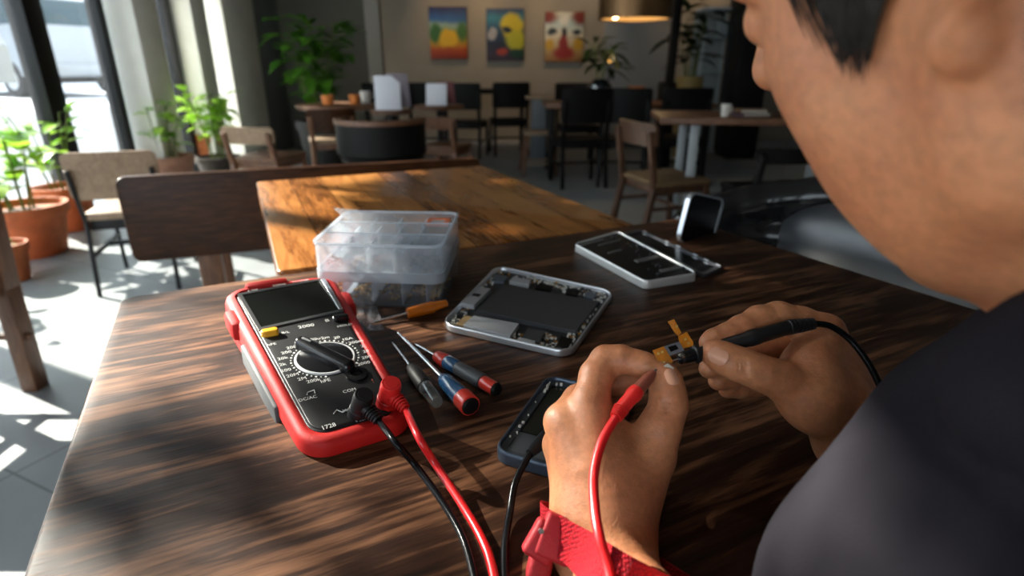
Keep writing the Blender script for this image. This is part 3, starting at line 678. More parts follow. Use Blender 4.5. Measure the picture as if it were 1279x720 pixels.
# ------------------------------------------------------------------ seats
def bent_board(w, h, th, bow, z0, n=14, r=.03, tilt=0):
    """upright board across local y, bowed in x"""
    b = MB(); v = []; f = []
    poly = rrect(w, h, r, 4); m = len(poly)
    bm = bmesh.new(); vs = [bm.verts.new((0, y, z)) for y, z in poly]; bm.faces.new(vs)
    for k in range(1, n):
        bmesh.ops.bisect_plane(bm, geom=bm.verts[:]+bm.edges[:]+bm.faces[:], plane_co=(0, -w/2+w*k/n, 0), plane_no=(0, 1, 0))
    q = bmesh.ops.extrude_face_region(bm, geom=bm.faces[:])
    for e in q['geom']:
        if isinstance(e, bmesh.types.BMVert): e.co.x += th
    for vv in bm.verts: vv.co.x += bow*(1-(2*vv.co.y/w)**2)*-1+tilt*(vv.co.z); vv.co.z += z0+h/2
    bmesh.ops.recalc_face_normals(bm, faces=bm.faces[:]); bm.verts.index_update()
    b.add([x.co.copy() for x in bm.verts], [[x.index for x in g.verts] for g in bm.faces]); bm.free(); return b
def chair(label, loc, rz, frame, back, seatm, group=None, w=.44, d=.42, sh=.44, top=.80, bh=.22, leg=.032, slant=.05, bow=.03, name='dining_chair', cat='chair', foot=.05):
    """faces local +x; the back stands at -x"""
    t = thing(name, label, cat, loc, rz, group)
    s = MB(); s.box((0, 0, sh-.018), (d, w, .036), .012, seg=3); s.build('seat', seatm, t)
    s = MB(); 
    for q in (((-d/2+.02, -w/2+.03), (d/2-.02, -w/2+.03)), ((-d/2+.02, w/2-.03), (d/2-.02, w/2-.03)), ((d/2-.03, -w/2+.03), (d/2-.03, w/2-.03)), ((-d/2+.03, -w/2+.03), (-d/2+.03, w/2-.03))):
        s.beam((*q[0], sh-.06), (*q[1], sh-.06), .02, .05, .002)
    s.build('seat_frame', frame, t)
    for sy in (-1, 1):
        y = sy*(w/2-leg*.6)
        l = MB(); l.beam((d/2-.03, y, sh-.03), (d/2-.005, y*1.03, 0), leg, leg, .004); l.build('leg', frame, t)
        l = MB(); zt = top-bh*.35
        for p0, p1 in (((-d/2-foot, y*1.03, 0), (-d/2+.012, y, sh-.03)), ((-d/2+.012, y, sh-.06), (-d/2-slant, y, zt))): l.beam(p0, p1, leg, leg*1.1, .004)
        l.build('leg', frame, t)
    bb = bent_board(w+.02, bh, .02, bow, top-bh, tilt=-.10); bb.v = [p+Vector((-d/2-slant*.75+.01, 0, 0)) for p in bb.v]; bb.build('backrest', back, t)
    s = MB()
    for sy in (-1, 1): s.beam((-d/2-.02, sy*(w/2-leg*.6), .20), (d/2-.012, sy*(w/2-leg*.6), .20), .018, .022, .002)
    s.beam((0, -w/2+.02, .20), (0, w/2-.02, .20), .018, .022, .002); s.build('stretcher', frame, t)
    return t
# long bench whose back faces us, behind the plank table
BL = Vector((-1.27, 1.845, 0)); BR = Vector((-.125, 2.27, 0)); bd = (BR-BL); blen = bd.length; ba = math.atan2(bd.y, bd.x)
t = thing('bench', 'long dark wooden bench with a solid back, standing behind the plank table', 'bench', BL, ba)
b = MB(); b.prism([(x+blen/2, y+.58) for x, y in rrect(blen, .285, .028, 5)], -.016, .016, M=Matrix.Rotation(PI/2, 4, 'X'), bev=.006); b.build('backrest', M_cdark, t)
b = MB(); b.box((blen/2, .23, .440), (blen-.04, .38, .035), .01); b.build('seat', M_cdark, t)
for x in (.22, blen-.10):
    b = MB(); b.beam((x, .045, 0), (x, .035, .66), .075, .035, .004); b.build('leg', M_cz, t)
    b = MB(); b.beam((x, .38, 0), (x, .37, .39), .06, .035, .004); b.build('leg', M_cz, t)
# pale chair with thin black legs, left of the bench
cbl = P(150, 360, 0)
chair('pale brown wooden chair with thin black legs, between the bench back and the potted plants', (-1.93, 2.92, 0), math.radians(108), M_bmetal, M_clight, M_clight, w=.36, sh=.40, top=.69, bh=.22, leg=.018, slant=.06, bow=.01)
# near left chair of which only the slanting back leg shows
chair('dark wooden chair at the left edge, only its slanting leg in view', (-1.85, 1.57, 0), math.radians(180), M_cz, M_cdark, M_cdark, w=.44, leg=.054, slant=.02, foot=-.03, top=.86)
# chairs further back
chair('brown wooden chair with a curved top rail and woven seat, right of the pendant table', (1.02, 3.86, 0), math.radians(18), M_ce, M_ce, M_cane, w=.45, d=.42, sh=.38, top=.73, bh=.14, leg=.036, bow=.03)
chair('brown wooden chair with a broad top rail, right of the bushy plant', (-1.82, 4.40, 0), math.radians(80), M_cz, M_clight, M_cmid, w=.38, top=.66, bh=.12)
chair('wooden chair with a tan seat, left of the barrel chair', (-1.52, 5.00, 0), math.radians(110), M_cz, M_cdark, M_clight, w=.36, d=.36, sh=.50, top=.74, bh=.18)
# barrel chair
def barrel(label, loc, rz, r=.30, top=.74):
    t = thing('barrel_chair', label, 'chair', loc, rz)
    n = 20; o = []; i_ = []
    for k in range(n+1): a = math.radians(75+210*k/n); o.append((r*math.cos(a), r*math.sin(a))); 
    inn = [((r-.03)*x/r, (r-.03)*y/r) for x, y in o]
    b = MB(); b.prism(o+inn[::-1], .45, top-.035); b.build('backrest', M_black, t)
    o2 = [((r+.008)*x/r, (r+.008)*y/r) for x, y in o]; in2 = [((r-.04)*x/r, (r-.04)*y/r) for x, y in o]
    b = MB(); b.prism(o2+in2[::-1], top-.035, top, bev=.006); b.build('top_rail', M_cmid, t)
    b = MB(); b.lathe([(.02, .40), (r-.03, .40), (r-.02, .43), (r-.05, .46), (.02, .465)], 24); b.build('seat', M_black, t)
    for a in (45, 135, 225, 315):
        l = MB(); l.beam((.20*math.cos(math.radians(a)), .20*math.sin(math.radians(a)), .42), (.25*math.cos(math.radians(a)), .25*math.sin(math.radians(a)), 0), .034, .034, .004); l.build('leg', M_cz, t)
    return t
barrel('dark barrel chair with a curved wooden top rail, before the large menu card', (-.98, 4.45, 0), math.radians(80), .33, .70)
DK = [('black wooden chair against the back wall under the first painting', -1.05, 7.55, 95, .82), ('black wooden chair beneath the gap between first and second painting, at the back', -.55, 7.35, 80, .84), ('black wooden chair under the second painting, at the back', -.05, 7.65, 100, .80), ('black wooden chair nearest the column at the back, left of the first painting', -1.45, 7.25, 70, .78)]
for k, (lab, x, y, a, tp) in enumerate(DK):
    if k == 0: c0 = chair(lab, (x, y, 0), math.radians(a), M_black, M_black, M_black, group='black chairs along the back wall', top=.88, bh=.30)
    else:
        c = copy_tree(c0); c.location = (x, y, 0); c.rotation_euler = (0, 0, math.radians(a)); c['label'] = lab
t = thing('dining_table', 'black table along the back wall beneath the paintings', 'table', (-.75, 8.2, 0))
b = MB(); b.box((0, 0, .75), (1.9, .6, .05), .006); b.build('tabletop', M_black, t)
for x in (-.88, .88):
    for y in (-.24, .24): l = MB(); l.beam((x, y, 0), (x, y, .73), .05); l.build('leg', M_black, t)

def round_table(label, loc, r, h, m, base, name='round_table'):
    t = thing(name, label, 'table', loc)
    b = MB(); b.lathe([(.01, h-.035), (r-.02, h-.035), (r, h-.02), (r, h-.004), (r-.006, h), (.01, h)], 36); b.build('tabletop', m, t)
    b = MB(); b.lathe([(.03, .03), (.03, h-.035)], 14); b.build('pedestal', base, t)
    b = MB(); b.lathe([(.01, 0), (.22, 0), (.22, .012), (.05, .035), (.01, .035)], 24); b.build('base', base, t)
    return t
round_table('round wooden table in front of the potted tree, holding the orange cups', (-1.48, 5.35, 0), .42, .745, M_cmid, M_bmetal)
def cup(name, label, loc, m, r=.045, h=.085, cat='cup', group=None, rot=0):
    t = thing(name, label, cat, loc, rot, group); b = MB()
    b.lathe([(r*.7, 0), (r*.8, .004), (r, h), (r*.9, h), (r*.72, .01), (.002, .01)], 24, cap=False); b.build('bowl', m, t)
    hd = MB(); hd.tube([(r*.93, 0, h*.8), (r*1.5, 0, h*.75), (r*1.55, 0, h*.4), (r*.85, 0, h*.25)], .006, 8); hd.build('handle', m, t); return t
M_orange = mat('orange_glaze', (.75, .23, .05), .35); M_creamg = mat('cream_glaze', (.7, .66, .6), .3)
def pos(px, py, y): p = YP(px, py, y); return p
for px, y, lab in ((411, 5.25, 'larger orange cup on the round table, nearer the potted tree'), (444, 5.35, 'smaller orange cup on the round table, beside the white cup')):
    p = pos(px, 140, y); cup('cup', lab, (p.x, p.y, .745), M_orange, .055 if px < 420 else .048, .08, group='orange cups on the round table', rot=2)
p = pos(458, 136, 5.55); cup('cup', 'small white cup standing behind the menu card', (p.x, p.y, .745), M_creamg, .05, .10, rot=1)
def card(label, loc, rz, w=.24, h=.30, m2=None):
    t = thing('menu_card', label, 'menu card', loc, rz)
    b = MB(); b.box((0, 0, h/2), (w, .006, h), .002, Matrix.Rotation(math.radians(-10), 4, 'X')); b.build('front_leaf', M_white, t)
    b = MB(); b.box((w*.32, .10, h/2), (w*.9, .006, h), .002, Matrix.Rotation(math.radians(-16), 4, 'Z') @ Matrix.Rotation(math.radians(10), 4, 'X')); b.build('back_leaf', m2 or mat('mauve_card', (.16, .13, .15), .7), t); return t
card('large folded menu card, white front and mauve back, on a small table', (-1.02, 4.98, .72), math.radians(8), .21, .27)
card('smaller white menu card with a dark red edge, right of the large one', (-.72, 5.75, .71), math.radians(-6), .20, .20, mat('dark_red_card', (.13, .03, .03), .7))
round_table('small round wooden table carrying the large menu card', (-1.00, 5.00, 0), .17, .72, M_cmid, M_bmetal)
round_table('small dark wooden table carrying the smaller menu card', (-.70, 5.78, 0), .24, .71, M_cmid, M_bmetal)
chair('orange-brown chair with thin legs, under the smaller menu card', (-.58, 5.20, 0), math.radians(70), M_cz, M_cmid, M_cmid, w=.36, d=.34, sh=.42, top=.66, bh=.10)

# the table under the pendant lamp
t = thing('dining_table', 'long wooden table under the pendant lamp, with vase and candle box', 'table', (1.15, 6.15, 0), 0)
b = MB(); b.box((0, 0, .70), (1.65, .70, .045), .006); b.build('tabletop', M_cmid, t)
for x in (-.76, .76):
    for y in (-.28, .28): l = MB(); l.beam((x, y, 0), (x, y, .68), .06); l.build('leg', M_black, t)
for k, (x, y, a, lab) in enumerate([(.62, 5.55, 100, 'black chair at the left end of the pendant table, near side'), (1.05, 5.60, 80, 'black chair in the middle of the pendant table, near side'), (1.55, 5.65, 95, 'black chair at the right end of the pendant table, behind the brown chair'), (.75, 6.85, -85, 'black chair on the far side of the pendant table, left of the vase')]):
    c = copy_tree(c0); c.location = (x, y, 0); c.rotation_euler = (0, 0, math.radians(a)); c['label'] = lab; c['group'] = 'black chairs around the pendant table'
t = thing('stool', 'wooden counter stool with splayed legs, left of the black chairs', 'stool', (.27, 6.15, 0), .1)
b = MB(); b.box((0, 0, .42), (.30, .30, .035), .01); b.build('seat', M_clight, t)
for x in (-1, 1):
    for y in (-1, 1): l = MB(); l.beam((x*.12, y*.12, .41), (x*.17, y*.17, 0), .032, .032, .004); l.build('leg', M_cmid, t)
b = MB(); b.beam((-.15, -.15, .12), (.15, -.15, .12), .02); b.build('footrest', M_clight, t); b = MB(); b.beam((-.15, .15, .12), (.15, .15, .12), .02); b.build('footrest', M_clight, t)
t = thing('side_table', 'narrow wood-topped side table with a grey front, behind the stool', 'table', (.33, 7.25, 0))
b = MB(); b.box((0, 0, .715), (.34, .36, .03), .004); b.build('tabletop', M_clight, t)
b = MB(); b.box((.02, 0, .35), (.24, .30, .70), .006); b.build('cabinet_body', mat('blue_grey_paint', (.10, .115, .13), .6), t)
# vase with a plant, candle box, globe lamp
def plant(label, loc, pot, pr, ph, height, spread, n, L, w, lm, name='potted_plant', pm=None, stems=5, seed=1, trunk=False, bend=.4, pname='pot', dz=0):
    rr = random.Random(seed); t = thing(name, label, 'plant', loc)
    if pot:
        b = MB(); prof = [(.01, 0), (pr*.70, 0), (pr*.74, .01), (pr*.94, ph*.80), (pr, ph*.80), (pr*1.03, ph*.83), (pr*1.03, ph), (pr*.93, ph), (pr*.90, ph*.88), (.01, ph*.88)] if pot == 'terra' else [(.01, 0), (pr*.5, 0), (pr*.9, ph*.25), (pr, ph*.5), (pr*.88, ph*.78), (pr*.5, ph*.95), (pr*.52, ph), (pr*.44, ph), (pr*.4, ph*.9), (.01, ph*.9)]
        b.lathe(prof, 36); b.build(pname, pm or M_terra, t)
        b = MB(); b.lathe([(.002, ph*.86), (pr*.86 if pot == 'terra' else pr*.38, ph*.865), (.002, ph*.90)], 20, cap=False); b.build('soil', M_soil, t)
    fo = MB(); st = MB()
    for i in range(stems):
        a = 2*PI*i/stems+rr.uniform(-.4, .4); rad = spread*rr.uniform(.15, .8); hh = height*rr.uniform(.65, 1)
        p0 = Vector((math.cos(a)*pr*.25, math.sin(a)*pr*.25, ph*.86)); p2 = Vector((math.cos(a)*rad, math.sin(a)*rad, ph+hh)); p1 = p0.lerp(p2, .5)+Vector((0, 0, hh*.12))
        st.tube([p0, p1, p2], [.007 if not trunk else .014, .005, .003], 6)
        k = max(1, n//stems)
        for j in range(k):
            q = .25+.75*(j+rr.random())/k; c = p0.lerp(p1, q*2) if q < .5 else p1.lerp(p2, q*2-1)
            aa = rr.uniform(0, 2*PI); el = rr.uniform(-.15, .8); dv = Vector((math.cos(aa), math.sin(aa), el)); dd = c+dv*L*.35*rr.random()
            st.tube([c, dd], .002, 4, sub=1); leaf(fo, dd, dv, L*rr.uniform(.65, 1.1), w*rr.uniform(.75, 1.1), bend*rr.uniform(.5, 1.3))
    st.build('stem', M_stem, t); fo.build('foliage', lm, t); return t
p = pos(748, 128, 6.05); plant('dark glass vase with a spiky dark plant on the pendant table', (p.x, p.y, .7225), 'vase', .13, .22, .34, .20, 40, .28, .045, M_leafC, 'vase_plant', mat('dark_blue_glass', (.008, .01, .014), .08, spec=.8, coat=1), 7, 4, pname='vase')
p = pos(793, 128, 6.1); t = thing('candle_box', 'small square orange wooden box on the pendant table, right of the vase', 'box', (p.x, p.y, .7225))
b = MB(); b.ring(rrect(.15, .15, .008, 2), rrect(.125, .125, .006, 2), 0, .15); b.box((0, 0, .006), (.13, .13, .012)); b.build('box_body', mat('amber_wood', (.24, .085, .015), .5), t)
b = MB(); b.lathe([(.002, .012), (.03, .012), (.03, .11), (.002, .115)], 14); b.build('candle', M_creamg, t)
p = pos(762, 73, 8.2); t = thing('globe_lamp', 'small glowing amber globe lamp on a thin stem, behind the vase', 'lamp', (p.x, p.y, 0))
b = MB(); b.lathe([(.01, 0), (.11, 0), (.11, .015), (.015, .03), (.012, p.z-.06)], 20); b.build('stand', M_bmetal, t)
b = MB(); b.ell((0, 0, p.z), (.062, .062, .062)); b.build('globe', mat('glowing_amber_glass', (.9, .5, .15), .3, emit=(1, .50, .12), es=1.6), t)
# pendant lamp
p = pos(793, 20, 5.75); r = .33; zb = p.z-.03
t = thing('pendant_lamp', 'large bronze drum pendant lamp hanging over the wooden table', 'lamp', (p.x, p.y, zb))
b = MB(); b.lathe([(r, 0), (r, .26), (r-.012, .26), (r-.012, 0)], 48, cap=False); b.add([], []); n0 = 48
b.f += [tuple((3*n0+k, 3*n0+(k+1) % n0, (k+1) % n0, k)) for k in range(n0)]
b.build('lamp_shade', mat('bronze_metal', (.16, .085, .035), .38, metal=.75), t)
b = MB(); b.lathe([(r-.016, .01), (r-.016, .05), (r-.05, .075), (r-.14, .085), (r-.14, .07), (r-.055, .06), (r-.03, .01)], 48, cap=False); b.build('inner_reflector', mat('warm_reflector', (.75, .50, .22), .45), t)
b = MB(); b.lathe([(.01, .24), (r-.015, .24), (r-.015, .255), (.01, .255)], 40); b.build('shade_top', M_bmetal, t)
b = MB(); b.tube([(0, 0, .25), (0, 0, ZC-zb)], .006, 8, sub=1); b.build('cord', M_black, t)
M_bulb = mat('lit_bulb', (1, .8, .5), .3, emit=(1, .78, .45), es=14)
for a in (205,):
    b = MB(); b.ell((.21*math.cos(math.radians(a)), .21*math.sin(math.radians(a)), .035), (.034, .034, .04)); b.build('bulb', M_bulb, t)
# unseen fill lamp added over the dark table to light the hands
t = thing('hand_fill_fixture', 'unseen ceiling fill lamp added above the dark table to light the hands', 'lamp', (-.45, .95, ZC))
b = MB(); b.lathe([(.01, -.02), (.05, -.02), (.05, 0), (.01, 0)], 20); b.tube([(0, 0, -.02), (0, 0, -.09)], .008, 8, sub=1); b.build('bracket', M_black, t)
b = MB(); b.axis_lathe((-.02, .02, -.06), (.055, -.05, -.20), [(.035, 0), (.048, .01), (.055, .17), (.050, .17), (.042, .03), (.001, .03)], 24); b.build('lamp_head', M_black, t)
# black post / floor-standing pole
p = pos(833, 125, 6.6)
t = thing('post', 'tall black steel post with a thick foot, right of the pendant lamp', 'post', (p.x, p.y, 0))
b = MB(); b.beam((0, 0, .5), (.05, 0, ZC), .085, .085, .006); b.build('shaft', M_black, t)
b = MB(); b.box((-.01, 0, .45), (.17, .17, .9), .02); b.build('foot', M_black, t)
# tall plant right of the post, shelf, black cupboard
p = pos(856, 150, 7.3); plant('tall dark rubber plant in a yellowish pot, between the black post and the shelving', (p.x, p.y, 0), 'terra', .15, .95, .85, .34, 40, .32, .10, M_leafC, 'potted_tree', mat('ochre_pot', (.30, .20, .06), .6), 6, 9, trunk=True, dz=0)
p = pos(897, 60, 7.6)
t = thing('display_cabinet', 'pale grey glazed shelving cabinet, left of the tall black cupboard', 'cabinet', (p.x, 7.8, 0))
b = MB(); hh = 1.72
for x in (-.19, .19):
    for y in (-.2, .2): b.box((x, y, hh/2), (.035, .035, hh), .003)
for z in (.03, hh-.02): 
    for y in (-.2, .2): b.box((0, y, z), (.38, .035, .035), .003)
    for x in (-.19, .19): b.box((x, 0, z), (.035, .4, .035), .003)
b.build('frame', M_gmetal, t)
for z in (.55, 1.0, 1.38): b = MB(); b.box((0, 0, z), (.36, .38, .018), .003); b.build('shelf', M_gmetal, t)
b = MB(); b.box((0, .195, hh/2), (.36, .008, hh-.06)); b.build('back_panel', mat('cabinet_grey', (.30, .31, .30), .6), t)
b = MB(); b.box((0, -.20, hh/2), (.345, .005, hh-.06)); b.build('glass_door', M_glass, t)
tag(MB().box((p.x+.07, 7.72, 1.38+.105), (.15, .02, .19), .004).build('paper_card', mat('pale_card', (.5, .53, .53), .7)), 'pale card standing on the upper shelf inside the glazed cabinet', 'card')
p = pos(930, 100, 7.2)
t = thing('cupboard', 'tall plain black cupboard beside the glazed cabinet, right against the face', 'cupboard', (p.x+.06, 7.4, 0))
b = MB(); b.box((0, 0, 1.0), (.36, .5, 2.0), .008); b.build('cupboard_body', M_black, t)
b = MB(); b.box((0, -.258, 1.0), (.335, .016, 1.94), .004); dd = b.build('door', M_black, t)
b = MB(); b.tube([(.11, -.275, .9), (.11, -.30, .92), (.11, -.30, 1.1), (.11, -.275, 1.12)], .008, 8); b.build('handle', M_bmetal, dd)
b = MB(); b.tube([(.00, -.268, 1.30), (.03, -.268, 1.28), (.05, -.268, 1.24), (.03, -.268, 1.22), (.05, -.268, 1.19), (.09, -.268, 1.18), (.11, -.268, 1.16)], .003, 6); b.build('chalk_scribble', mat('chalk', (.5, .5, .5), .9), dd)
# table on the right, with cup and books, and more chairs
t = thing('dining_table', 'wooden table with pale metal legs, right of the brown woven-seat chair', 'table', (1.62, 4.0, 0), math.radians(-8))
b = MB(); b.box((0, 0, .735), (1.30, .72, .04), .006); b.build('tabletop', M_cmid, t)
for x in (-.42, .5):
    for y in (-.26, .26): l = MB(); l.beam((x, y, 0), (x, y, .715), .055, .03, .004); l.build('leg', M_gmetal, t)
p = pos(904, 158, 3.85); cup('cup', 'white cup with a dark sleeve on the metal-legged table', (p.x, p.y, .755), M_creamg, .034, .075, rot=.5)
p = pos(935, 160, 3.9)
for k, (w, h, m, lab) in enumerate([(.20, .022, mat('purple_cover', (.10, .06, .08), .5), 'purple-brown book lying at the bottom of the pair beside the white cup'), (.17, .02, mat('tan_cover', (.25, .14, .07), .5), 'tan book lying on top of the purple-brown one')]):
    t = thing('book', lab, 'book', (p.x, p.y, .755+k*.022), .2-k*.3, 'books on the metal-legged table')
    b = MB(); b.box((0, 0, .002), (w, .15, .003), .001); b.box((0, 0, h-.002), (w, .15, .003), .001); b.box((-w/2+.002, 0, h/2), (.004, .15, h), .001); b.build('cover', m, t)
    b = MB(); b.box((.002, 0, h/2), (w-.01, .142, h-.007)); b.build('pages', mat('paper_pages', (.55, .5, .42), .9), t)
chair('dark red-brown chair half hidden by the face, at the metal-legged table', (2.16, 3.40, 0), math.radians(75), M_cz, M_cdark, M_cdark, w=.40, top=.78, bh=.22)
chair('black chair with slim legs under the near edge of the metal-legged table', (1.45, 3.25, 0), math.radians(95), M_black, M_black, M_black, w=.40, d=.38, sh=.42, top=.66, bh=.08)
t = thing('bench', 'low bench with a pale pinkish wooden top, behind the black armchair', 'bench', (1.19, 2.02, 0), math.radians(-14))
b = MB(); b.box((0, 0, .565), (.62, .26, .035), .005); b.build('seat', M_clight, t)
for x in (-.27, .27): l = MB(); l.beam((x, 0, 0), (x, 0, .55), .05, .2, .004); l.build('leg', M_cdark, t)

# black leather armchair at the right end of the dark table
lc = Vector((.545, .975, 0)); la = math.radians(T1A+180)
t = thing('armchair', 'black leather armchair with a padded back, drawn up to the end of the dark table', 'armchair', lc, la)
AF = Field((-.5, -.5, .3), (.5, .5, .9), .012)
AF.ell((-.235, 0, .665), (.075, .285, .135), None, 0)
m_ = nets([AF], 'back_cushion', M_leather, t)
AF = Field((-.5, -.5, .3), (.5, .5, .7), .012); AF.ell((.0, 0, .46), (.27, .28, .075), None, 0); nets([AF], 'seat_cushion', M_leather, t)
AF = Field((-.6, -.6, .1), (.5, .6, 1.0), .014); pr = None
for k in range(15):
    a = math.radians(95+170*k/14); q = (-.02+.32*math.cos(a), .37*math.sin(a), .70+.095*abs(math.cos(a))); 
    if pr: AF.cone(pr, q, .042, .042, .02); AF.cone((pr[0], pr[1], .42), (q[0], q[1], .42), .05, .05, .03); AF.cone((pr[0], pr[1], .58), (q[0], q[1], .58), .05, .05, .03); AF.cone((pr[0], pr[1], .50), (q[0], q[1], .50), .05, .05, .03); AF.cone((pr[0], pr[1], .67), (q[0], q[1], .67), .045, .045, .03)
    pr = q
AF.ell((0, 0, .36), (.33, .34, .07), None, .02)
nets([AF], 'shell', M_lrim, t)
for a in (45, 135, 225, 315):
    l = MB(); l.beam((.22*math.cos(math.radians(a)), .24*math.sin(math.radians(a)), .40), (.28*math.cos(math.radians(a)), .30*math.sin(math.radians(a)), 0), .04, .04, .004); l.build('leg', M_cdark, t)

# the person's own chair
chair('plain dark wooden chair on which the person in the T-shirt sits', (.47, -.07, 0), math.radians(112), M_cdark, M_cdark, M_cdark, w=.46, d=.44, sh=.395, top=.86)

# ------------------------------------------------------------------ plants by the window
def px_floor(px, py): return P(px, py, 0)
q = px_floor(52, 318); plant('large terracotta pot with a broad-leaved plant, nearest the window at the left edge', (q.x-.05, q.y+.02, 0), 'terra', .22, .30, .42, .30, 34, .19, .065, M_leafA, stems=6, seed=3)
q = px_floor(88, 288); plant('terracotta pot with a pale sunlit plant, behind the largest pot', (q.x-.02, q.y+.05, 0), 'terra', .18, .30, .55, .28, 40, .16, .045, M_leafA, stems=6, seed=5)
q = px_floor(22, 348); plant('small terracotta pot in front of the largest one, beside the slanting chair leg', (q.x, q.y-.02, 0), 'terra', .10, .20, .03, .03, 5, .04, .012, M_leafB, stems=1, seed=6)
q = px_floor(205, 243); plant('brownish pot with thin leafy stems, in front of the white window pillar', (q.x+.10, q.y, 0), 'terra', .20, .34, .46, .24, 40, .15, .05, M_leafA, pm=M_terra2, stems=5, seed=8)
q = px_floor(236, 225); plant('reddish pot just behind the brownish one', (q.x+.10, q.y+.30, 0), 'terra', .16, .42, .10, .08, 8, .10, .03, M_leafA, stems=3, seed=12)
q = px_floor(275, 226); plant('bushy bright green plant against the pale wall, right of the two pots', (q.x+.02, q.y, 0), 'terra', .20, .24, .66, .36, 90, .17, .055, M_leafA, pm=mat('dark_pot', (.04, .03, .025), .7), stems=9, seed=10)
q = px_floor(375, 205); plant('tall dark green potted tree in front of the dark wall, above the orange cups', (q.x+.32, q.y-.10, 0), 'terra', .26, .50, 1.15, .52, 130, .27, .085, M_leafB, 'potted_tree', pm=mat('charcoal_pot', (.03, .03, .03), .6), stems=9, seed=14, trunk=True)

# unseen shrubs added outside the glass to throw leafy shade on the floor
for k, (y, lab) in enumerate(((3.05, 'unseen shrub added outside the glass to shade the floor, farther one'), (2.55, 'unseen shrub added outside the glass to shade the floor, nearer one'))):
    q = sunward(y-.30, .0, .7); plant(lab, (q.x, q.y, -.05), None, .1, .05, 1.12, .34, 150, .13, .038, M_leafB, 'shade_shrub', stems=10, seed=40+k)
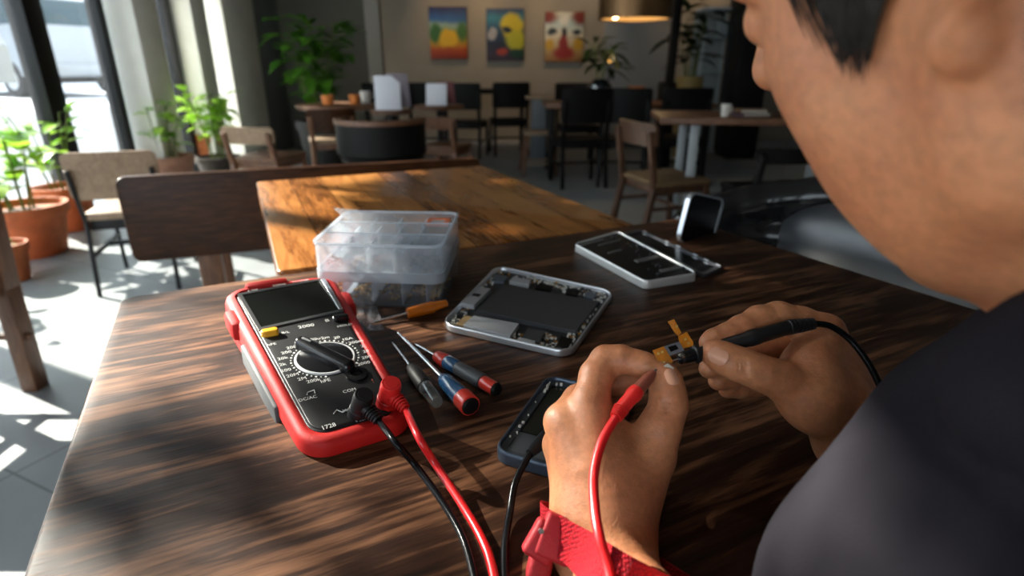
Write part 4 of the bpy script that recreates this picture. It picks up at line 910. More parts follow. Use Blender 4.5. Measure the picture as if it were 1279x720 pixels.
# ------------------------------------------------------------------ paintings
def painting(label, px0, px1, py0, py1, kind):
    a = YP(px0, py0, YB-.03); c = YP(px1, py1, YB-.03); w, h = c.x-a.x, a.z-c.z
    t = thing('painting', label, 'painting', ((a.x+c.x)/2, YB-.03, (a.z+c.z)/2), 0, 'paintings on the back wall')
    m, nt, b = nmat('canvas_paint_'+kind); N = nt.nodes.new; L = nt.links.new
    tc = N('ShaderNodeTexCoord'); sep = N('ShaderNodeSeparateXYZ'); n = N('ShaderNodeTexNoise'); n.inputs['Scale'].default_value = 5; n.inputs['Detail'].default_value = 3; L(tc.outputs['Object'], n.inputs['Vector'])
    mx = N('ShaderNodeMixRGB'); mx.inputs['Fac'].default_value = .12; mx.blend_type = 'ADD'; L(tc.outputs['Object'], mx.inputs['Color1']); L(n.outputs['Color'], mx.inputs['Color2']); L(mx.outputs['Color'], sep.inputs['Vector'])
    mr = N('ShaderNodeMapRange'); mr.inputs['From Min'].default_value = -h/2+.05; mr.inputs['From Max'].default_value = h/2+.05; L(sep.outputs['Z'], mr.inputs['Value'])
    r = N('ShaderNodeValToRGB'); e = r.color_ramp.elements
    def stops(S):
        e[0].position = S[0][0]; e[0].color = (*S[0][1], 1); e[1].position = S[-1][0]; e[1].color = (*S[-1][1], 1)
        for p_, c_ in S[1:-1]: k = e.new(p_); k.color = (*c_, 1)
    def blob(cx, cz, rx, rz, colr, prev, soft=.15):
        mp = N('ShaderNodeMapping'); mp.vector_type = 'POINT'; mp.inputs['Location'].default_value = (-(cx+.06)/rx, 0, -(cz+.06)/rz); mp.inputs['Scale'].default_value = (1/rx, 0, 1/rz); L(mx.outputs['Color'], mp.inputs['Vector'])
        ln = N('ShaderNodeVectorMath'); ln.operation = 'LENGTH'; L(mp.outputs['Vector'], ln.inputs[0])
        rg = N('ShaderNodeMapRange'); rg.inputs['From Min'].default_value = 1-soft; rg.inputs['From Max'].default_value = 1+soft; rg.inputs['To Min'].default_value = 1; rg.inputs['To Max'].default_value = 0; L(ln.outputs['Value'], rg.inputs['Value'])
        mm = N('ShaderNodeMixRGB'); L(rg.outputs[0], mm.inputs['Fac']); L(prev, mm.inputs['Color1']); mm.inputs['Color2'].default_value = (*colr, 1); return mm.outputs['Color']
    if kind == 'sunrise':
        stops([(0, (.25, .02, .008)), (.2, (.45, .07, .01)), (.36, (.55, .30, .01)), (.52, (.10, .22, .04)), (.66, (.32, .42, .30)), (.76, (.03, .12, .30)), (1, (.012, .02, .09))]); L(mr.outputs[0], r.inputs['Fac']); c_ = r.outputs['Color']
        c_ = blob(0, -.06, w*.26, h*.16, (.75, .42, .01), c_); c_ = blob(-w*.36, 0, w*.15, h*.18, (.03, .12, .02), c_, .3); c_ = blob(w*.38, .03, w*.14, h*.2, (.05, .14, .03), c_, .3)
    elif kind == 'night':
        stops([(0, (.05, .03, .05)), (.35, (.008, .012, .03)), (.6, (.01, .05, .10)), (.85, (.02, .16, .22)), (1, (.02, .05, .12))]); L(mr.outputs[0], r.inputs['Fac']); c_ = r.outputs['Color']
        c_ = blob(w*.18, h*.18, w*.30, h*.24, (.55, .42, .02), c_); c_ = blob(w*.3, -h*.10, w*.26, h*.2, (.42, .40, .02), c_, .25); c_ = blob(w*.05, h*.1, w*.13, h*.07, (.01, .02, .03), c_); c_ = blob(-w*.1, -h*.33, w*.14, h*.08, (.35, .04, .02), c_); c_ = blob(-w*.36, h*.02, w*.12, h*.1, (.30, .28, .28), c_); c_ = blob(w*.3, -h*.36, w*.2, h*.1, (.01, .05, .03), c_)
    else:
        stops([(0, (.30, .12, .03)), (.3, (.45, .30, .12)), (.55, (.62, .55, .42)), (.8, (.38, .50, .50)), (1, (.55, .52, .42))]); L(mr.outputs[0], r.inputs['Fac']); c_ = r.outputs['Color']
        for s in (-1, 1): c_ = blob(s*w*.42, h*.42, w*.22, h*.16, (.16, .018, .014), c_, .4); c_ = blob(s*w*.33, h*.10, w*.13, h*.06, (.02, .03, .04), c_, .3); c_ = blob(s*w*.38, -h*.14, w*.13, h*.12, (.50, .28, .02), c_, .3)
        c_ = blob(0, h*.06, w*.07, h*.16, (.015, .015, .02), c_, .3); c_ = blob(0, -h*.32, w*.28, h*.15, (.30, .02, .015), c_, .3); c_ = blob(0, -h*.12, w*.12, h*.14, (.26, .02, .015), c_, .3); c_ = blob(0, h*.34, w*.12, h*.12, (.65, .62, .55), c_, .4)
    L(c_, b.inputs['Base Color']); b.inputs['Roughness'].default_value = .6
    MB().box((0, 0, 0), (w, .04, h), .004).build('canvas', m, t)
    bk = MB(); bk.box((0, .012, 0), (w+.012, .03, h+.012), .003); bk.build('frame', M_cdark, t)
painting('leftmost painting, blue sky over a yellow and red sunrise', 535.5, 584, 9, 73.5, 'sunrise')
painting('middle painting, dark blue with a bright yellow shape', 607.5, 654, 11, 75.5, 'night')
painting('rightmost painting, cream with a symmetrical red and dark figure', 681.5, 727, 15, 77, 'mask')
# ------------------------------------------------------------------ red multimeter (thicker at its display end)
M_red = mat('red_rubber', (.46, .010, .008), .6, spec=.3, bump=.15, bscale=700)
M_face = mat('charcoal_faceplate', (.013, .013, .014), .42, spec=.3, bump=.1, bscale=900)
M_facer = mat('faceplate_rim', (.012, .012, .012), .3)
M_lcd = mat('dark_display', (.004, .005, .004), .10, spec=.35, coat=.1)
M_chrome = mat('bright_metal', (.72, .73, .75), .18, metal=1)
M_ylw = mat('yellow_button', (.75, .36, .015), .4)
M_mark = mat('white_print', (.62, .62, .60), .6)
M_markr = mat('red_print', (.65, .10, .04), .6)
M_bplas = mat('black_plastic', (.010, .010, .011), .38, spec=.35)
M_gloss = mat('glossy_black_plastic', (.006, .006, .007), .18, spec=.4)
M_rplas = mat('red_plug_plastic', (.60, .018, .016), .34)
M_blcable = mat('black_cable', (.005, .005, .006), .22, spec=.12)
M_rdcable = mat('red_cable', (.55, .010, .013), .30, coat=.2)
ZF, ZN = .800, .767
def zt(py): return ZN+(ZF-ZN)*(1-(py-350)/200)
FQ = Quad(P(390, 547, ZN), P(501, 515, ZN), P(406, 350, ZF), P(292, 367, ZF))      # face plate corners
fw, fl = FQ.size()
def mm_map(sx=1, sy=1): return lambda p: FQ(p.x/fw, p.y/fl, p.z)
mmc = FQ(0, 0); ma = math.atan2((FQ(0, .5)-FQ(0, -.5)).y, (FQ(0, .5)-FQ(0, -.5)).x)-PI/2
meter = thing('multimeter', 'red and black digital multimeter with a round dial and a blank display', 'multimeter', (mmc.x, mmc.y, TZ), ma)
bpy.context.view_layer.update()
MINV = meter.matrix_world.inverted()
def mmb(b, name, m, parent=meter, warp=True, **k):
    if warp: b.warp(mm_map())
    b.warp(lambda p: MINV @ p); return b.build(name, m, parent, **k)
# holster: outline bulges beyond the face plate, follows down to the table
def outline(g, r, n=7): return rrect(fw+2*g, fl+2*g, r, n)
def hull(levels, n=7):
    """stack of rounded outlines (grow, z-fraction from table 0 .. face 1, radius)"""
    v = []; f = []; m = None
    for g, zf, r in levels:
        ol = outline(g, r, n); m = len(ol)
        for x, y in ol:
            q = FQ(x/fw, y/fl); v.append(Vector((q.x, q.y, TZ+.0005+(q.z-TZ)*zf)))
    for i in range(len(levels)-1):
        for k in range(m): f.append((i*m+k, i*m+(k+1) % m, (i+1)*m+(k+1) % m, (i+1)*m+k))
    f.append(tuple(range(m-1, -1, -1))); f.append(tuple((len(levels)-1)*m+k for k in range(m))); return v, f
b = MB(); b.add(*hull([(.007, 0, .022), (.0115, .08, .026), (.0125, .3, .028), (.0120, .6, .028), (.0115, .85, .027), (.0095, .97, .025), (.006, 1.035, .022), (.0015, 1.04, .018), (.0005, .99, .017)]))
mmb(b, 'holster', M_red, warp=False, angle=50)
b = MB()
for u0, u1 in ((-.38, .08),): b.box((0, 0, 0), (fw*.46, .012, .012), .004, Matrix.Translation((-.012, fl/2+.0085, .000)))
mmb(b, 'top_ridge', M_red)
for s in (-1, 1):   # side grips: a grey recess with red shoulders
    b = MB(); b.box((s*(fw/2+.0128), -.02, -.020), (.007, fl*.42, .024), .003); mmb(b, 'side_grip', mat('grey_rubber', (.07, .075, .08), .6))
    b = MB(); b.box((s*(fw/2+.0105), fl*.30, -.010), (.014, fl*.13, .022), .005); mmb(b, 'corner_guard', M_red)
b = MB(); b.prism(outline(-.0005, .017), -.012, .0012, bev=.0012); b.prism(outline(-.003, .0145), -.004, .0026, bev=.001); face = mmb(b, 'faceplate', M_face)
def uv(px, py, z=None):
    """a point of the photograph carried on to the face plate, in plate coordinates"""
    z = z or zt(py); 
    for _ in range(4):
        p = P(px, py, z); u, v = FQ.inv(p); z = FQ(u, v).z
    return u*fw, v*fl
def quadpoly(pts): return [uv(*q) for q in pts]
def orient(poly):
    a = sum(poly[i][0]*poly[(i+1) % len(poly)][1]-poly[(i+1) % len(poly)][0]*poly[i][1] for i in range(len(poly))); return poly if a > 0 else poly[::-1]
lq = orient(quadpoly([(303, 372), (399, 354), (424, 391), (327, 413)])); cx_ = sum(p[0] for p in lq)/4; cy_ = sum(p[1] for p in lq)/4
def grow(poly, k): return [(cx_+(x-cx_)*k, cy_+(y-cy_)*(k+.02)) for x, y in poly]
b = MB(); b.ring(grow(lq, 1.09), lq, .001, .0040); mmb(b, 'display_bezel', mat('bezel_grey', (.05, .05, .052), .3), face)
b = MB(); b.prism(lq, .001, .0030); mmb(b, 'display', M_lcd, face)
gr = orient(quadpoly([(401, 353), (407, 352), (429, 390), (424, 391)])); b = MB(); b.prism(gr, .0028, .0048, bev=.0008); mmb(b, 'display_edge_glint', M_chrome, face)  # glint along the display edge modelled as a bright metal strip
# dial
kx, ky = uv(407, 451); kr = abs(uv(446, 451)[0]-uv(369, 451)[0])/2*1.04
Rm = Matrix.Translation((kx, ky, 0))
b = MB(); b.lathe([(kr*.955, .0015), (kr*.955, .0042), (kr, .0042), (kr*1.035, .0032), (kr*1.035, .0015)], 48, Rm); mmb(b, 'dial_ring', mat('pale_ring', (.55, .55, .56), .35), face)
b = MB(); b.lathe([(.0005, .002), (kr*.95, .002), (kr*.95, .0036), (kr*.92, .0040), (.0005, .0040)], 48, Rm); dial = mmb(b, 'dial', M_gloss, face)
e0 = Vector((*uv(376, 436), 0)); e1 = Vector((*uv(446, 472), 0)); dv = e1-e0; ang = math.atan2(dv.y, dv.x); L_ = dv.length
b = MB(); b.prism([(x, y) for x, y in rrect(L_*.97, kr*.50, kr*.2, 5)], .003, .0135, M=Matrix.Translation((kx, ky, 0)) @ Matrix.Rotation(ang, 4, 'Z'), bev=.005); mmb(b, 'dial_grip', M_gloss, dial)
b = MB(); b.prism(rrect(kr*.42, kr*.07, kr*.03, 3),   .0130, .0143, M=Matrix.Translation((kx, ky, 0)) @ Matrix.Rotation(ang, 4, 'Z') @ Matrix.Translation((-L_*.32, 0, 0))); mmb(b, 'dial_pointer', mat('grey_pointer', (.22, .22, .22), .4), dial)
# printed marks
def marks(items, name, m):
    b = MB()
    for txt, px, py, size, rot in items:
        x, y = uv(px, py); v, f = text_mesh(txt, size); b.add([(p.x*.95, p.y, .0032) for p in v], f, 0, Matrix.Translation((x, y, 0)) @ Matrix.Rotation(math.radians(rot), 4, 'Z'))
    return b
it = []
ring_lab = ['2000', '200', '20', '2', '200m', '10A', '20', '2m', '200u', '20u', '2000', '200', '20k', '2k', '200', '20M', '2M', '200k', 'hFE']
for k, l in enumerate(ring_lab):
    a = math.radians(-38+ (k/18)*292); x = kx+math.cos(a)*kr*1.42; y = ky+math.sin(a)*kr*1.36
    it.append((l, x, y, .0068))
b = MB()
for l, x, y, s in it:
    v, f = text_mesh(l, s); b.add([(p.x, p.y, .0031) for p in v], f, 0, Matrix.Translation((x, y, 0)))
for k in range(37):
    a = math.radians(-38+k/36*292); M = Matrix.Translation((kx+math.cos(a)*kr*1.14, ky+math.sin(a)*kr*1.14, .0029)); b.lathe([(.0002, 0), (.0011 if k % 2 == 0 else .0007, 0), (.0011 if k % 2 == 0 else .0007, .0004), (.0002, .0004)], 10, M)
b.v = [Vector(v) for v in b.v]; mmb(b, 'dial_scale', M_mark, face, smooth=False); b = MB()
b2 = marks([('1728', 411, 537, .0075, 0), ('2000', 383, 411, .0085, 0), ('COM', 437, 492, .0062, 0), ('VΩmA', 455, 527, .0075, 0), ('10A', 485, 507, .0062, 0), ('MAX', 436, 516, .006, 0), ('DC/AC', 385, 502, .006, 0), ('hFE', 340, 434, .0065, 0), ('B/L', 357, 419, .0062, 0), ('2000', 349, 359, .007, 0), ('POWER', 376, 354, .0052, 0), ('1.5V', 316, 366, .006, 0), ('HOLD', 431, 410, .006, 0), ('B', 409, 404, .0085, 0)], '', None)
b.v += b2.v; o_ = len(b.v)-len(b2.v); b.f += [tuple(i+o_ for i in q) for q in b2.f]; b.m += b2.m
for pts in ([(417, 521), (421, 516), (428, 519), (438, 514), (438, 509)], [(384, 497), (385, 494), (393, 491), (394, 495)]):
    q = [Vector((*uv(*p), .003)) for p in pts]; b.tube(q, .0005, 5, sub=1)
mmb(b, 'printed_marks', M_mark, face, smooth=False)
b = marks([('20A', 450, 465, .006, 0), ('!', 466, 480, .009, 0), ('CAT', 488, 515, .0055, 0)], '', None); mmb(b, 'red_printed_marks', M_markr, face, smooth=False)
x, y = uv(338, 421); b = MB(); b.prism([(p[0], p[1]) for p in rrect(.0165, .0085, .0034, 5)], .001, .0085, M=Matrix.Translation((x, y, 0)), bev=.0015); mmb(b, 'yellow_button', M_ylw, face)
x, y = uv(426, 402); b = MB(); b.prism(rrect(.0165, .0085, .0034, 5), .001, .0075, M=Matrix.Translation((x, y, 0)), bev=.0015); mmb(b, 'black_button', M_gloss, face)
jk = [('red', uv(486, 505), 0), ('black', uv(452, 516), 0)]
x, y = uv(446, 472); b = MB(); b.lathe([(.0115, .001), (.0115, .005), (.0095, .0055), (.006, .0055), (.006, .0012)], 24, Matrix.Translation((x, y, 0)), cap=False); mmb(b, 'spare_jack', M_gloss, face)

# ------------------------------------------------------------------ test leads
def ribs(b, a, c, r0, r1, n=5, rb=.0012):
    a, c = Vector(a), Vector(c); L = (c-a).length; prof = [(.001, 0), (r0, 0)]
    for i in range(n):
        t0 = L*(i+.15)/n; t1 = L*(i+.70)/n; r = r0+(r1-r0)*i/n
        prof += [(r+rb, t0), (r+rb, t1), (r-.0008, t1+.0001), (r-.0008, L*(i+.98)/n)]
    prof += [(r1, L), (.001, L)]; b.axis_lathe(a, c, prof, 18)
def plug(parent, base, top, elbow_to, m, r=.0088):
    b = MB(); b.axis_lathe(base, top, [(.001, 0), (r*1.06, 0), (r*1.06, (top-base).length*.38), (r*.98, (top-base).length*.40), (r*.98, (top-base).length*.9), (r*.86, (top-base).length), (.001, (top-base).length)], 28); pb = b.build('plug', m, parent)
    st = base.lerp(top, .62); b = MB(); b.axis_lathe(st, st.lerp(elbow_to, .42), [(.001, 0), (r*.72, 0), (r*.66, (elbow_to-st).length*.42), (.001, (elbow_to-st).length*.42)], 20); ribs(b, st.lerp(elbow_to, .40), elbow_to, r*.60, r*.36); b.build('strain_relief', m, pb)
    b = MB(); d = (top-base).normalized(); b.axis_lathe(top-d*.0002, top+d*.0006, [(.001, 0), (r*.62, 0), (r*.60, .0006), (.001, .0006)], 24); b.build('plug_cap', m, pb)
RT = lambda px, py, z: P(px, py, z)
# red lead: plug in the meter, loop off the near end of the table, probe in the left hand
red = thing('test_lead', 'red test lead from the meter plug to the probe held in the left hand', 'test lead', RT(600, 690, TZ))
def wc(o): o.matrix_parent_inverse = Matrix.Translation(o.parent.location).inverted(); return o
def wchild(root):
    for c in root.children: c.matrix_parent_inverse = Matrix.Translation(root.location).inverted()
rb_ = P(483, 507, ZN+.001); rt_ = P(489, 479, ZN+.030); re_ = P(507, 512, ZN+.010)
plug(red, rb_, rt_, re_, M_rplas, .0094)
b = MB(); cp = [re_.lerp(rt_, .02), re_, P(522, 545, .786), P(545, 582, .765), P(578, 632, .756), P(603, 676, .754), P(616, 715, .754), P(628, 790, .754), P(650, 850, .755)]
pe = D(769, 522, .378)   # cable end of the red probe
cp2 = [P(690, 860, .757), P(745, 830, .768), D(772, 790, .290), D(760, 712, .312), D(749, 672, .321), D(743, 635, .335), D(742, 592, .354), D(752, 552, .368), pe]
b.tube(cp+cp2, .0031, 12, sub=8); b.build('cable', M_rdcable, red)
ptip = D(823, 458, .4015)
pb_ = D(775, 512, .382); ax = (ptip-pb_); 
b = MB(); Lp = ax.length; b.axis_lathe(pb_, ptip, [(.001, 0), (.0047, 0), (.0050, Lp*.25), (.0056, Lp*.30), (.0056, Lp*.36), (.0050, Lp*.44), (.001, Lp*.44)], 22); ph = b.build('probe_handle', M_rplas, red)
b = MB(); b.axis_lathe(pb_.lerp(ptip, .42), ptip, [(.001, 0), (.0046, 0), (.0040, Lp*.30), (.0022, Lp*.44), (.001, Lp*.44)], 22); b.build('probe_sleeve', mat('brown_probe_sleeve', (.20, .055, .035), .35), ph)
b = MB(); ribs(b, pb_.lerp(ptip, .02), pe, .0046, .0034, 6, .0008); b.build('strain_relief', M_rplas, ph)
b = MB(); b.axis_lathe(pb_.lerp(ptip, .84), ptip+ax.normalized()*.006, [(.0002, 0), (.0013, 0), (.0012, Lp*.2), (.0003, Lp*.2+.004)], 12); b.build('probe_tip', M_chrome, ph)
wchild(red)
# black lead: plug in the meter, probe lying on the open phone under the left hand
blk = thing('test_lead', 'black test lead plugged into the meter, its probe end lying on the blue-rimmed phone shell', 'test lead', RT(590, 700, TZ))
bb_ = P(447, 520, ZN+.001); bt_ = P(455, 493, ZN+.028); be_ = P(473, 526, ZN+.008)
plug(blk, bb_, bt_, be_, M_bplas, .0088)
zp = .775; q0 = P(662, 567, zp); q1 = P(694, 534, zp+.003)
b = MB(); b.tube([be_.lerp(bt_, .02), be_, P(493, 552, .782), P(520, 583, .763), P(553, 628, .755), P(577, 670, .753), P(591, 715, .753), P(606, 790, .753), P(622, 830, .753), P(636, 780, .753), P(631, 725, .753), P(631, 680, .754), P(637, 640, .756), P(644, 602, .765), q0], .0027, 12, sub=8); b.build('cable', M_blcable, blk)
b = MB(); Lq = (q1-q0).length; b.axis_lathe(q0, q1, [(.001, 0), (.0036, 0), (.0048, Lq*.25), (.0056, Lq*.45), (.0058, Lq), (.0062, Lq*1.15), (.0050, Lq*1.2), (.0045, Lq*1.9), (.002, Lq*2.0), (.001, Lq*2)], 22); b.build('probe_handle', M_bplas, blk)
wchild(blk)
# black probe in the right hand
bp_ = thing('test_probe', 'black test probe held pen-like in the right hand, its cable curving off to the right', 'test probe', D(940, 430, .42))
t0 = D(824, 457, .4035); c0_ = D(868, 443, .4115); h1 = D(985, 409, .4235); s1 = D(1017, 404.5, .427)
b = MB(); Lh = (h1-c0_).length; b.axis_lathe(c0_, h1, [(.001, -.010), (.0040, -.010), (.0046, -.001), (.0066, 0), (.0066, .002), (.0044, .003), (.0044, Lh*.22), (.0052, Lh*.25), (.0054, Lh*.55), (.0060, Lh*.57), (.0060, Lh*.66), (.0056, Lh*.68), (.0054, Lh*.98), (.0044, Lh), (.001, Lh)], 26); hd = b.build('probe_handle', M_bplas, bp_)
b = MB(); ribs(b, h1.lerp(c0_, .01), s1, .0048, .0034, 6, .0009); b.build('strain_relief', M_bplas, hd)
b = MB(); La = (c0_-t0).length; b.axis_lathe(t0, c0_, [(.0003, 0), (.0010, .004), (.0011, La*.55), (.0040, La*.58), (.0044, La), (.001, La)], 16); b.build('probe_tip', M_chrome, hd)
b = MB(); b.axis_lathe(t0.lerp(c0_, .52), c0_, [(.0012, 0), (.0038, .001), (.0050, La*.46), (.001, La*.46)], 18); b.build('probe_sleeve', M_gloss, hd)
b = MB(); b.tube([s1.lerp(h1, .05), s1, D(1038, 408, .428), D(1062, 425, .425), D(1085, 455, .418), D(1103, 492, .410), D(1118, 540, .40), D(1150, 610, .40), D(1240, 700, .44)], .0024, 12, sub=8); b.build('cable', M_blcable, bp_)
wchild(bp_)
# flex cable pinched in the fingertips
M_flex = mat('orange_flex_film', (.46, .155, .012), .3, var=.25, vscale=160, coat=.4)
M_gold = mat('gold_contact', (.65, .45, .16), .3, metal=1)
fx = thing('flex_cable', 'small orange flexible circuit pinched between the left thumb and index finger', 'flex cable', D(838, 440, .405))
def film(pts, d, name, m, th=.0007):
    n = Vector(-ray(840, 435)).normalized(); v = [D(x, y, dd) for (x, y), dd in zip(pts, d)]; k = len(v)
    b = MB(); b.add(v+[p+n*th for p in v], [tuple(range(k))[::-1], tuple(range(k, 2*k))]+[(i, (i+1) % k, k+(i+1) % k, k+i) for i in range(k)]); return b.build(name, m, fx, smooth=False)
dd = .4025
film([(815, 438), (829, 433), (841, 452), (826, 461)], [dd-.001, dd, dd+.001, dd], 'square_tail', M_flex)
film([(829, 433), (848, 427), (855, 438), (836, 445)], [dd, dd+.002, dd+.003, dd+.001], 'stiffener', mat('grey_stiffener', (.12, .12, .13), .4))
film([(834, 434), (844, 431), (848, 436), (838, 440)], [dd-.001, dd+.001, dd+.002, dd], 'chip', M_black)
film([(847, 420), (858, 415), (866, 428), (866, 432), (852, 436), (848, 428)], [dd+.003, dd+.004, dd+.005, dd+.005, dd+.003, dd+.003], 'upper_tail', M_flex)
film([(834, 402), (842, 399), (851, 416), (847, 420), (842, 415)], [dd+.006, dd+.006, dd+.004, dd+.003, dd+.004], 'thin_tail', M_flex)
for x, y in ((822, 442), (827, 440), (829, 453), (856, 424), (860, 429), (845, 408)): film([(x-1.6, y-1.2), (x+1.6, y-1.8), (x+2, y+1.2), (x-1.2, y+1.8)], [dd-.0012 if x < 850 else dd+.003]*4, 'contact_pad', M_gold, .0005)
film([(829, 457), (834, 454), (842, 460), (838, 465), (832, 462)], [.4005]*4+[.4005], 'connector', mat('pale_connector', (.40, .38, .32), .4), .0018)
wchild(fx)

# red strap round the wrist
M_strap = None
def strapmat():
    m, nt, b = nmat('red_woven_nylon'); N = nt.nodes.new; L = nt.links.new
    tc = N('ShaderNodeTexCoord'); mp = N('ShaderNodeMapping'); mp.inputs['Rotation'].default_value = (.5, .6, .75); L(tc.outputs['Object'], mp.inputs['Vector'])
    v = N('ShaderNodeTexVoronoi'); v.inputs['Scale'].default_value = 520; v.inputs['Randomness'].default_value = .25; L(mp.outputs['Vector'], v.inputs['Vector'])
    r = N('ShaderNodeValToRGB'); e = r.color_ramp.elements; e[0].position = .1; e[1].position = .75; e[0].color = (.42, .006, .014, 1); e[1].color = (.15, .004, .008, 1); L(v.outputs['Distance'], r.inputs['Fac']); L(r.outputs['Color'], b.inputs['Base Color'])
    bp = N('ShaderNodeBump'); bp.invert = True; bp.inputs['Distance'].default_value = .0015; bp.inputs['Strength'].default_value = .9; L(v.outputs['Distance'], bp.inputs['Height']); L(bp.outputs['Normal'], b.inputs['Normal']); b.inputs['Roughness'].default_value = .8; b.inputs['Specular IOR Level'].default_value = .15
    return m
strap = thing('wristband', 'red woven strap with a chunky red rubber clasp round the left wrist', 'wristband', D(752, 690, .374))
wcx = D(757, 692, .3755); axf = (D(752, 600, .384)-D(762, 760, .368)).normalized()
# the band lies slanting across the wrist, its far-right side lower in the photo
cL, cR = D(706, 671, .367), D(808, 716, .367)
xa = (cR-cL).normalized(); na = (axf-xa*axf.dot(xa)).normalized(); ya = na.cross(xa).normalized()
WM = Matrix(((xa.x, ya.x, na.x, wcx.x), (xa.y, ya.y, na.y, wcx.y), (xa.z, ya.z, na.z, wcx.z), (0, 0, 0, 1)))
LFm = LF.mesh()[0]
# radius of the wrist in each direction, taken from the arm itself
bl = [WM.inverted() @ v.co for v in body.data.vertices if (v.co-wcx).length < .08]
def wrad(a, z):
    d = Vector((math.cos(a), math.sin(a))); m = 0
    for q in bl:
        if abs(q.z-z) < .006:
            s = q.x*d.x+q.y*d.y
            if s > 0 and abs(q.x*d.y-q.y*d.x) < .006: m = max(m, s)
    return m or .03
n = 72; prof = [(-.0115, .0008), (-.0118, .0028), (.0118, .0028), (.0115, .0008)]; rad = {}
for z in (-.0115, .0115):
    rr_ = [wrad(2*PI*k/n, z) for k in range(n)]
    rad[z] = [max(rr_[(k+j) % n] for j in (-1, 0, 1)) for k in range(n)]; rad[z] = [sum(rad[z][(k+j) % n] for j in range(-3, 4))/7+.0004 for k in range(n)]
v = []; f = []
for k in range(n):
    a = 2*PI*k/n
    for z, o_ in prof:
        r = rad[-.0115 if z < 0 else .0115][k]+o_; v.append(WM @ Vector((r*math.cos(a), r*math.sin(a), z)))
for k in range(n):
    for j in range(4): f.append((k*4+j, k*4+(j+1) % 4, ((k+1) % n)*4+(j+1) % 4, ((k+1) % n)*4+j))
b = MB(); b.add(v, f); b.build('woven_band', strapmat(), strap)
M_clasp = mat('red_rubber_clasp', (.33, .014, .020), .55, spec=.3, bump=.2, bscale=600)
Mc = Matrix(((xa.x, ya.x, na.x, 0), (xa.y, ya.y, na.y, 0), (xa.z, ya.z, na.z, 0), (0, 0, 0, 1)))
def clasp(px, py, d, size, name, bev=.003, rz=0, m=M_clasp):
    M = Mc.copy() @ Matrix.Rotation(rz, 4, 'Y'); M.translation = D(px, py, d); b = MB(); b.box((0, 0, 0), size, bev, M, seg=3); return b.build(name, m, strap)
clasp(697, 673, .3625, (.024, .010, .027), 'keeper', .0025)
clasp(679, 676, .3640, (.020, .012, .024), 'clasp_block', .003, .15)
clasp(672, 716, .3660, (.015, .013, .030), 'clasp_arm', .003, -.15)
b = MB(); M = Mc.copy(); M.translation = D(676, 664, .3572); b.lathe([(.0004, -.001), (.0019, -.001), (.0017, .0006), (.0004, .0006)], 14, M @ Matrix.Rotation(PI/2, 4, 'X')); b.build('pin', M_chrome, strap)
wchild(strap)

# ------------------------------------------------------------------ opened devices
M_board = mat('black_board', (.010, .011, .012), .35, bump=.5, bscale=1200)
M_cell = mat('dark_grey_cell', (.042, .043, .047), .42, bump=.05, bscale=900)
M_shield = mat('silver_shield', (.52, .53, .55), .38, metal=.35)
M_silver = mat('silver_rim', (.74, .76, .80), .3, metal=.85)
M_solder = mat('solder_speck', (.70, .68, .62), .4, metal=.2)
M_copper = mat('copper_speck', (.55, .27, .07), .35, metal=.7)
def rel(root):
    bpy.context.view_layer.update(); inv = root.matrix_world.inverted(); return inv
def qb(b, Q, inv, name, m, parent, **k):
    b.warp(lambda p: inv @ Q(p.x, p.y, p.z)); return b.build(name, m, parent, **k)
def qrect(Q, w, h, r, n=6):
    a, c = Q.size(); return [(x/a, y/c) for x, y in rrect(w*a, h*c, r, n)]
def qpoly(Q, pts, z):
    return orient([Q.inv(P(x, y, z)) for x, y in pts])
zt_ = TZ+.0095
TQ = Quad(P(549, 404, zt_), P(712, 441, zt_), P(768, 363, zt_), P(620, 331, zt_))
c = TQ(0, 0); tab = thing('opened_tablet', 'opened silver-rimmed device showing its battery and circuit boards, left of the raised phone', 'tablet', (c.x, c.y, TZ), 0); inv = rel(tab)
b = MB(); b.ring(qrect(TQ, 1.0, 1.0, .022), qrect(TQ, .966, .966, .019), -.008, 0, rnd=.0022); b.ring(qrect(TQ, .985, .985, .021), qrect(TQ, .95, .95, .018), -.009, -.0050); qb(b, TQ, inv, 'rim', M_silver, tab)
b = MB(); b.prism(qrect(TQ, .975, .975, .02), -.0085, -.0058); brd = qb(b, TQ, inv, 'board', M_board, tab)
def part(pts, z0, z1, name, m, par, bev=0, Q=TQ, inv_=None, zz=None):
    b = MB(); poly = qpoly(Q, pts, zz or zt_); b.prism(poly, z0, z1)
    return qb(b, Q, inv_ or inv, name, m, par)
part([(595, 388), (630, 356), (748, 377), (719, 414)], -.0059, .0005, 'battery', M_cell, tab)
part([(579, 406), (592, 395), (648, 405), (637, 421)], -.0059, .0008, 'shield_plate', M_shield, tab)
sp = part([(576, 379), (598, 359), (613, 361), (592, 382)], -.0059, .0005, 'shield_plate', M_shield, tab)
part([(589, 370), (592, 367), (601, 368.5), (598, 371.5)], .0004, .0009, 'shield_slot', M_black, sp)
part([(636, 351), (641, 346.5), (663, 350), (660, 356)], -.0059, .0003, 'shield_plate', M_shield, tab)
part([(651, 421), (660, 409), (681, 413), (674, 427)], -.0059, -.001, 'chip', M_cell, tab)
part([(570, 404), (581, 393), (590, 395), (580, 406)], -.0059, -.001, 'chip', mat('tan_chip', (.34, .22, .10), .4), tab)
part([(613, 349), (620, 341), (634, 344), (629, 350)], -.0059, -.002, 'chip', mat('slate_chip', (.10, .12, .15), .4), tab)
part([(729, 369), (733, 362), (746, 365), (741, 372)], -.0059, -.002, 'chip', mat('slate_chip', (.10, .12, .15), .4), tab)
part([(668, 358), (674, 351), (692, 355), (687, 361)], -.0059, -.003, 'chip', M_black, tab)
part([(706, 364), (709, 357), (725, 361), (721, 367)], -.0059, -.003, 'chip', M_black, tab)
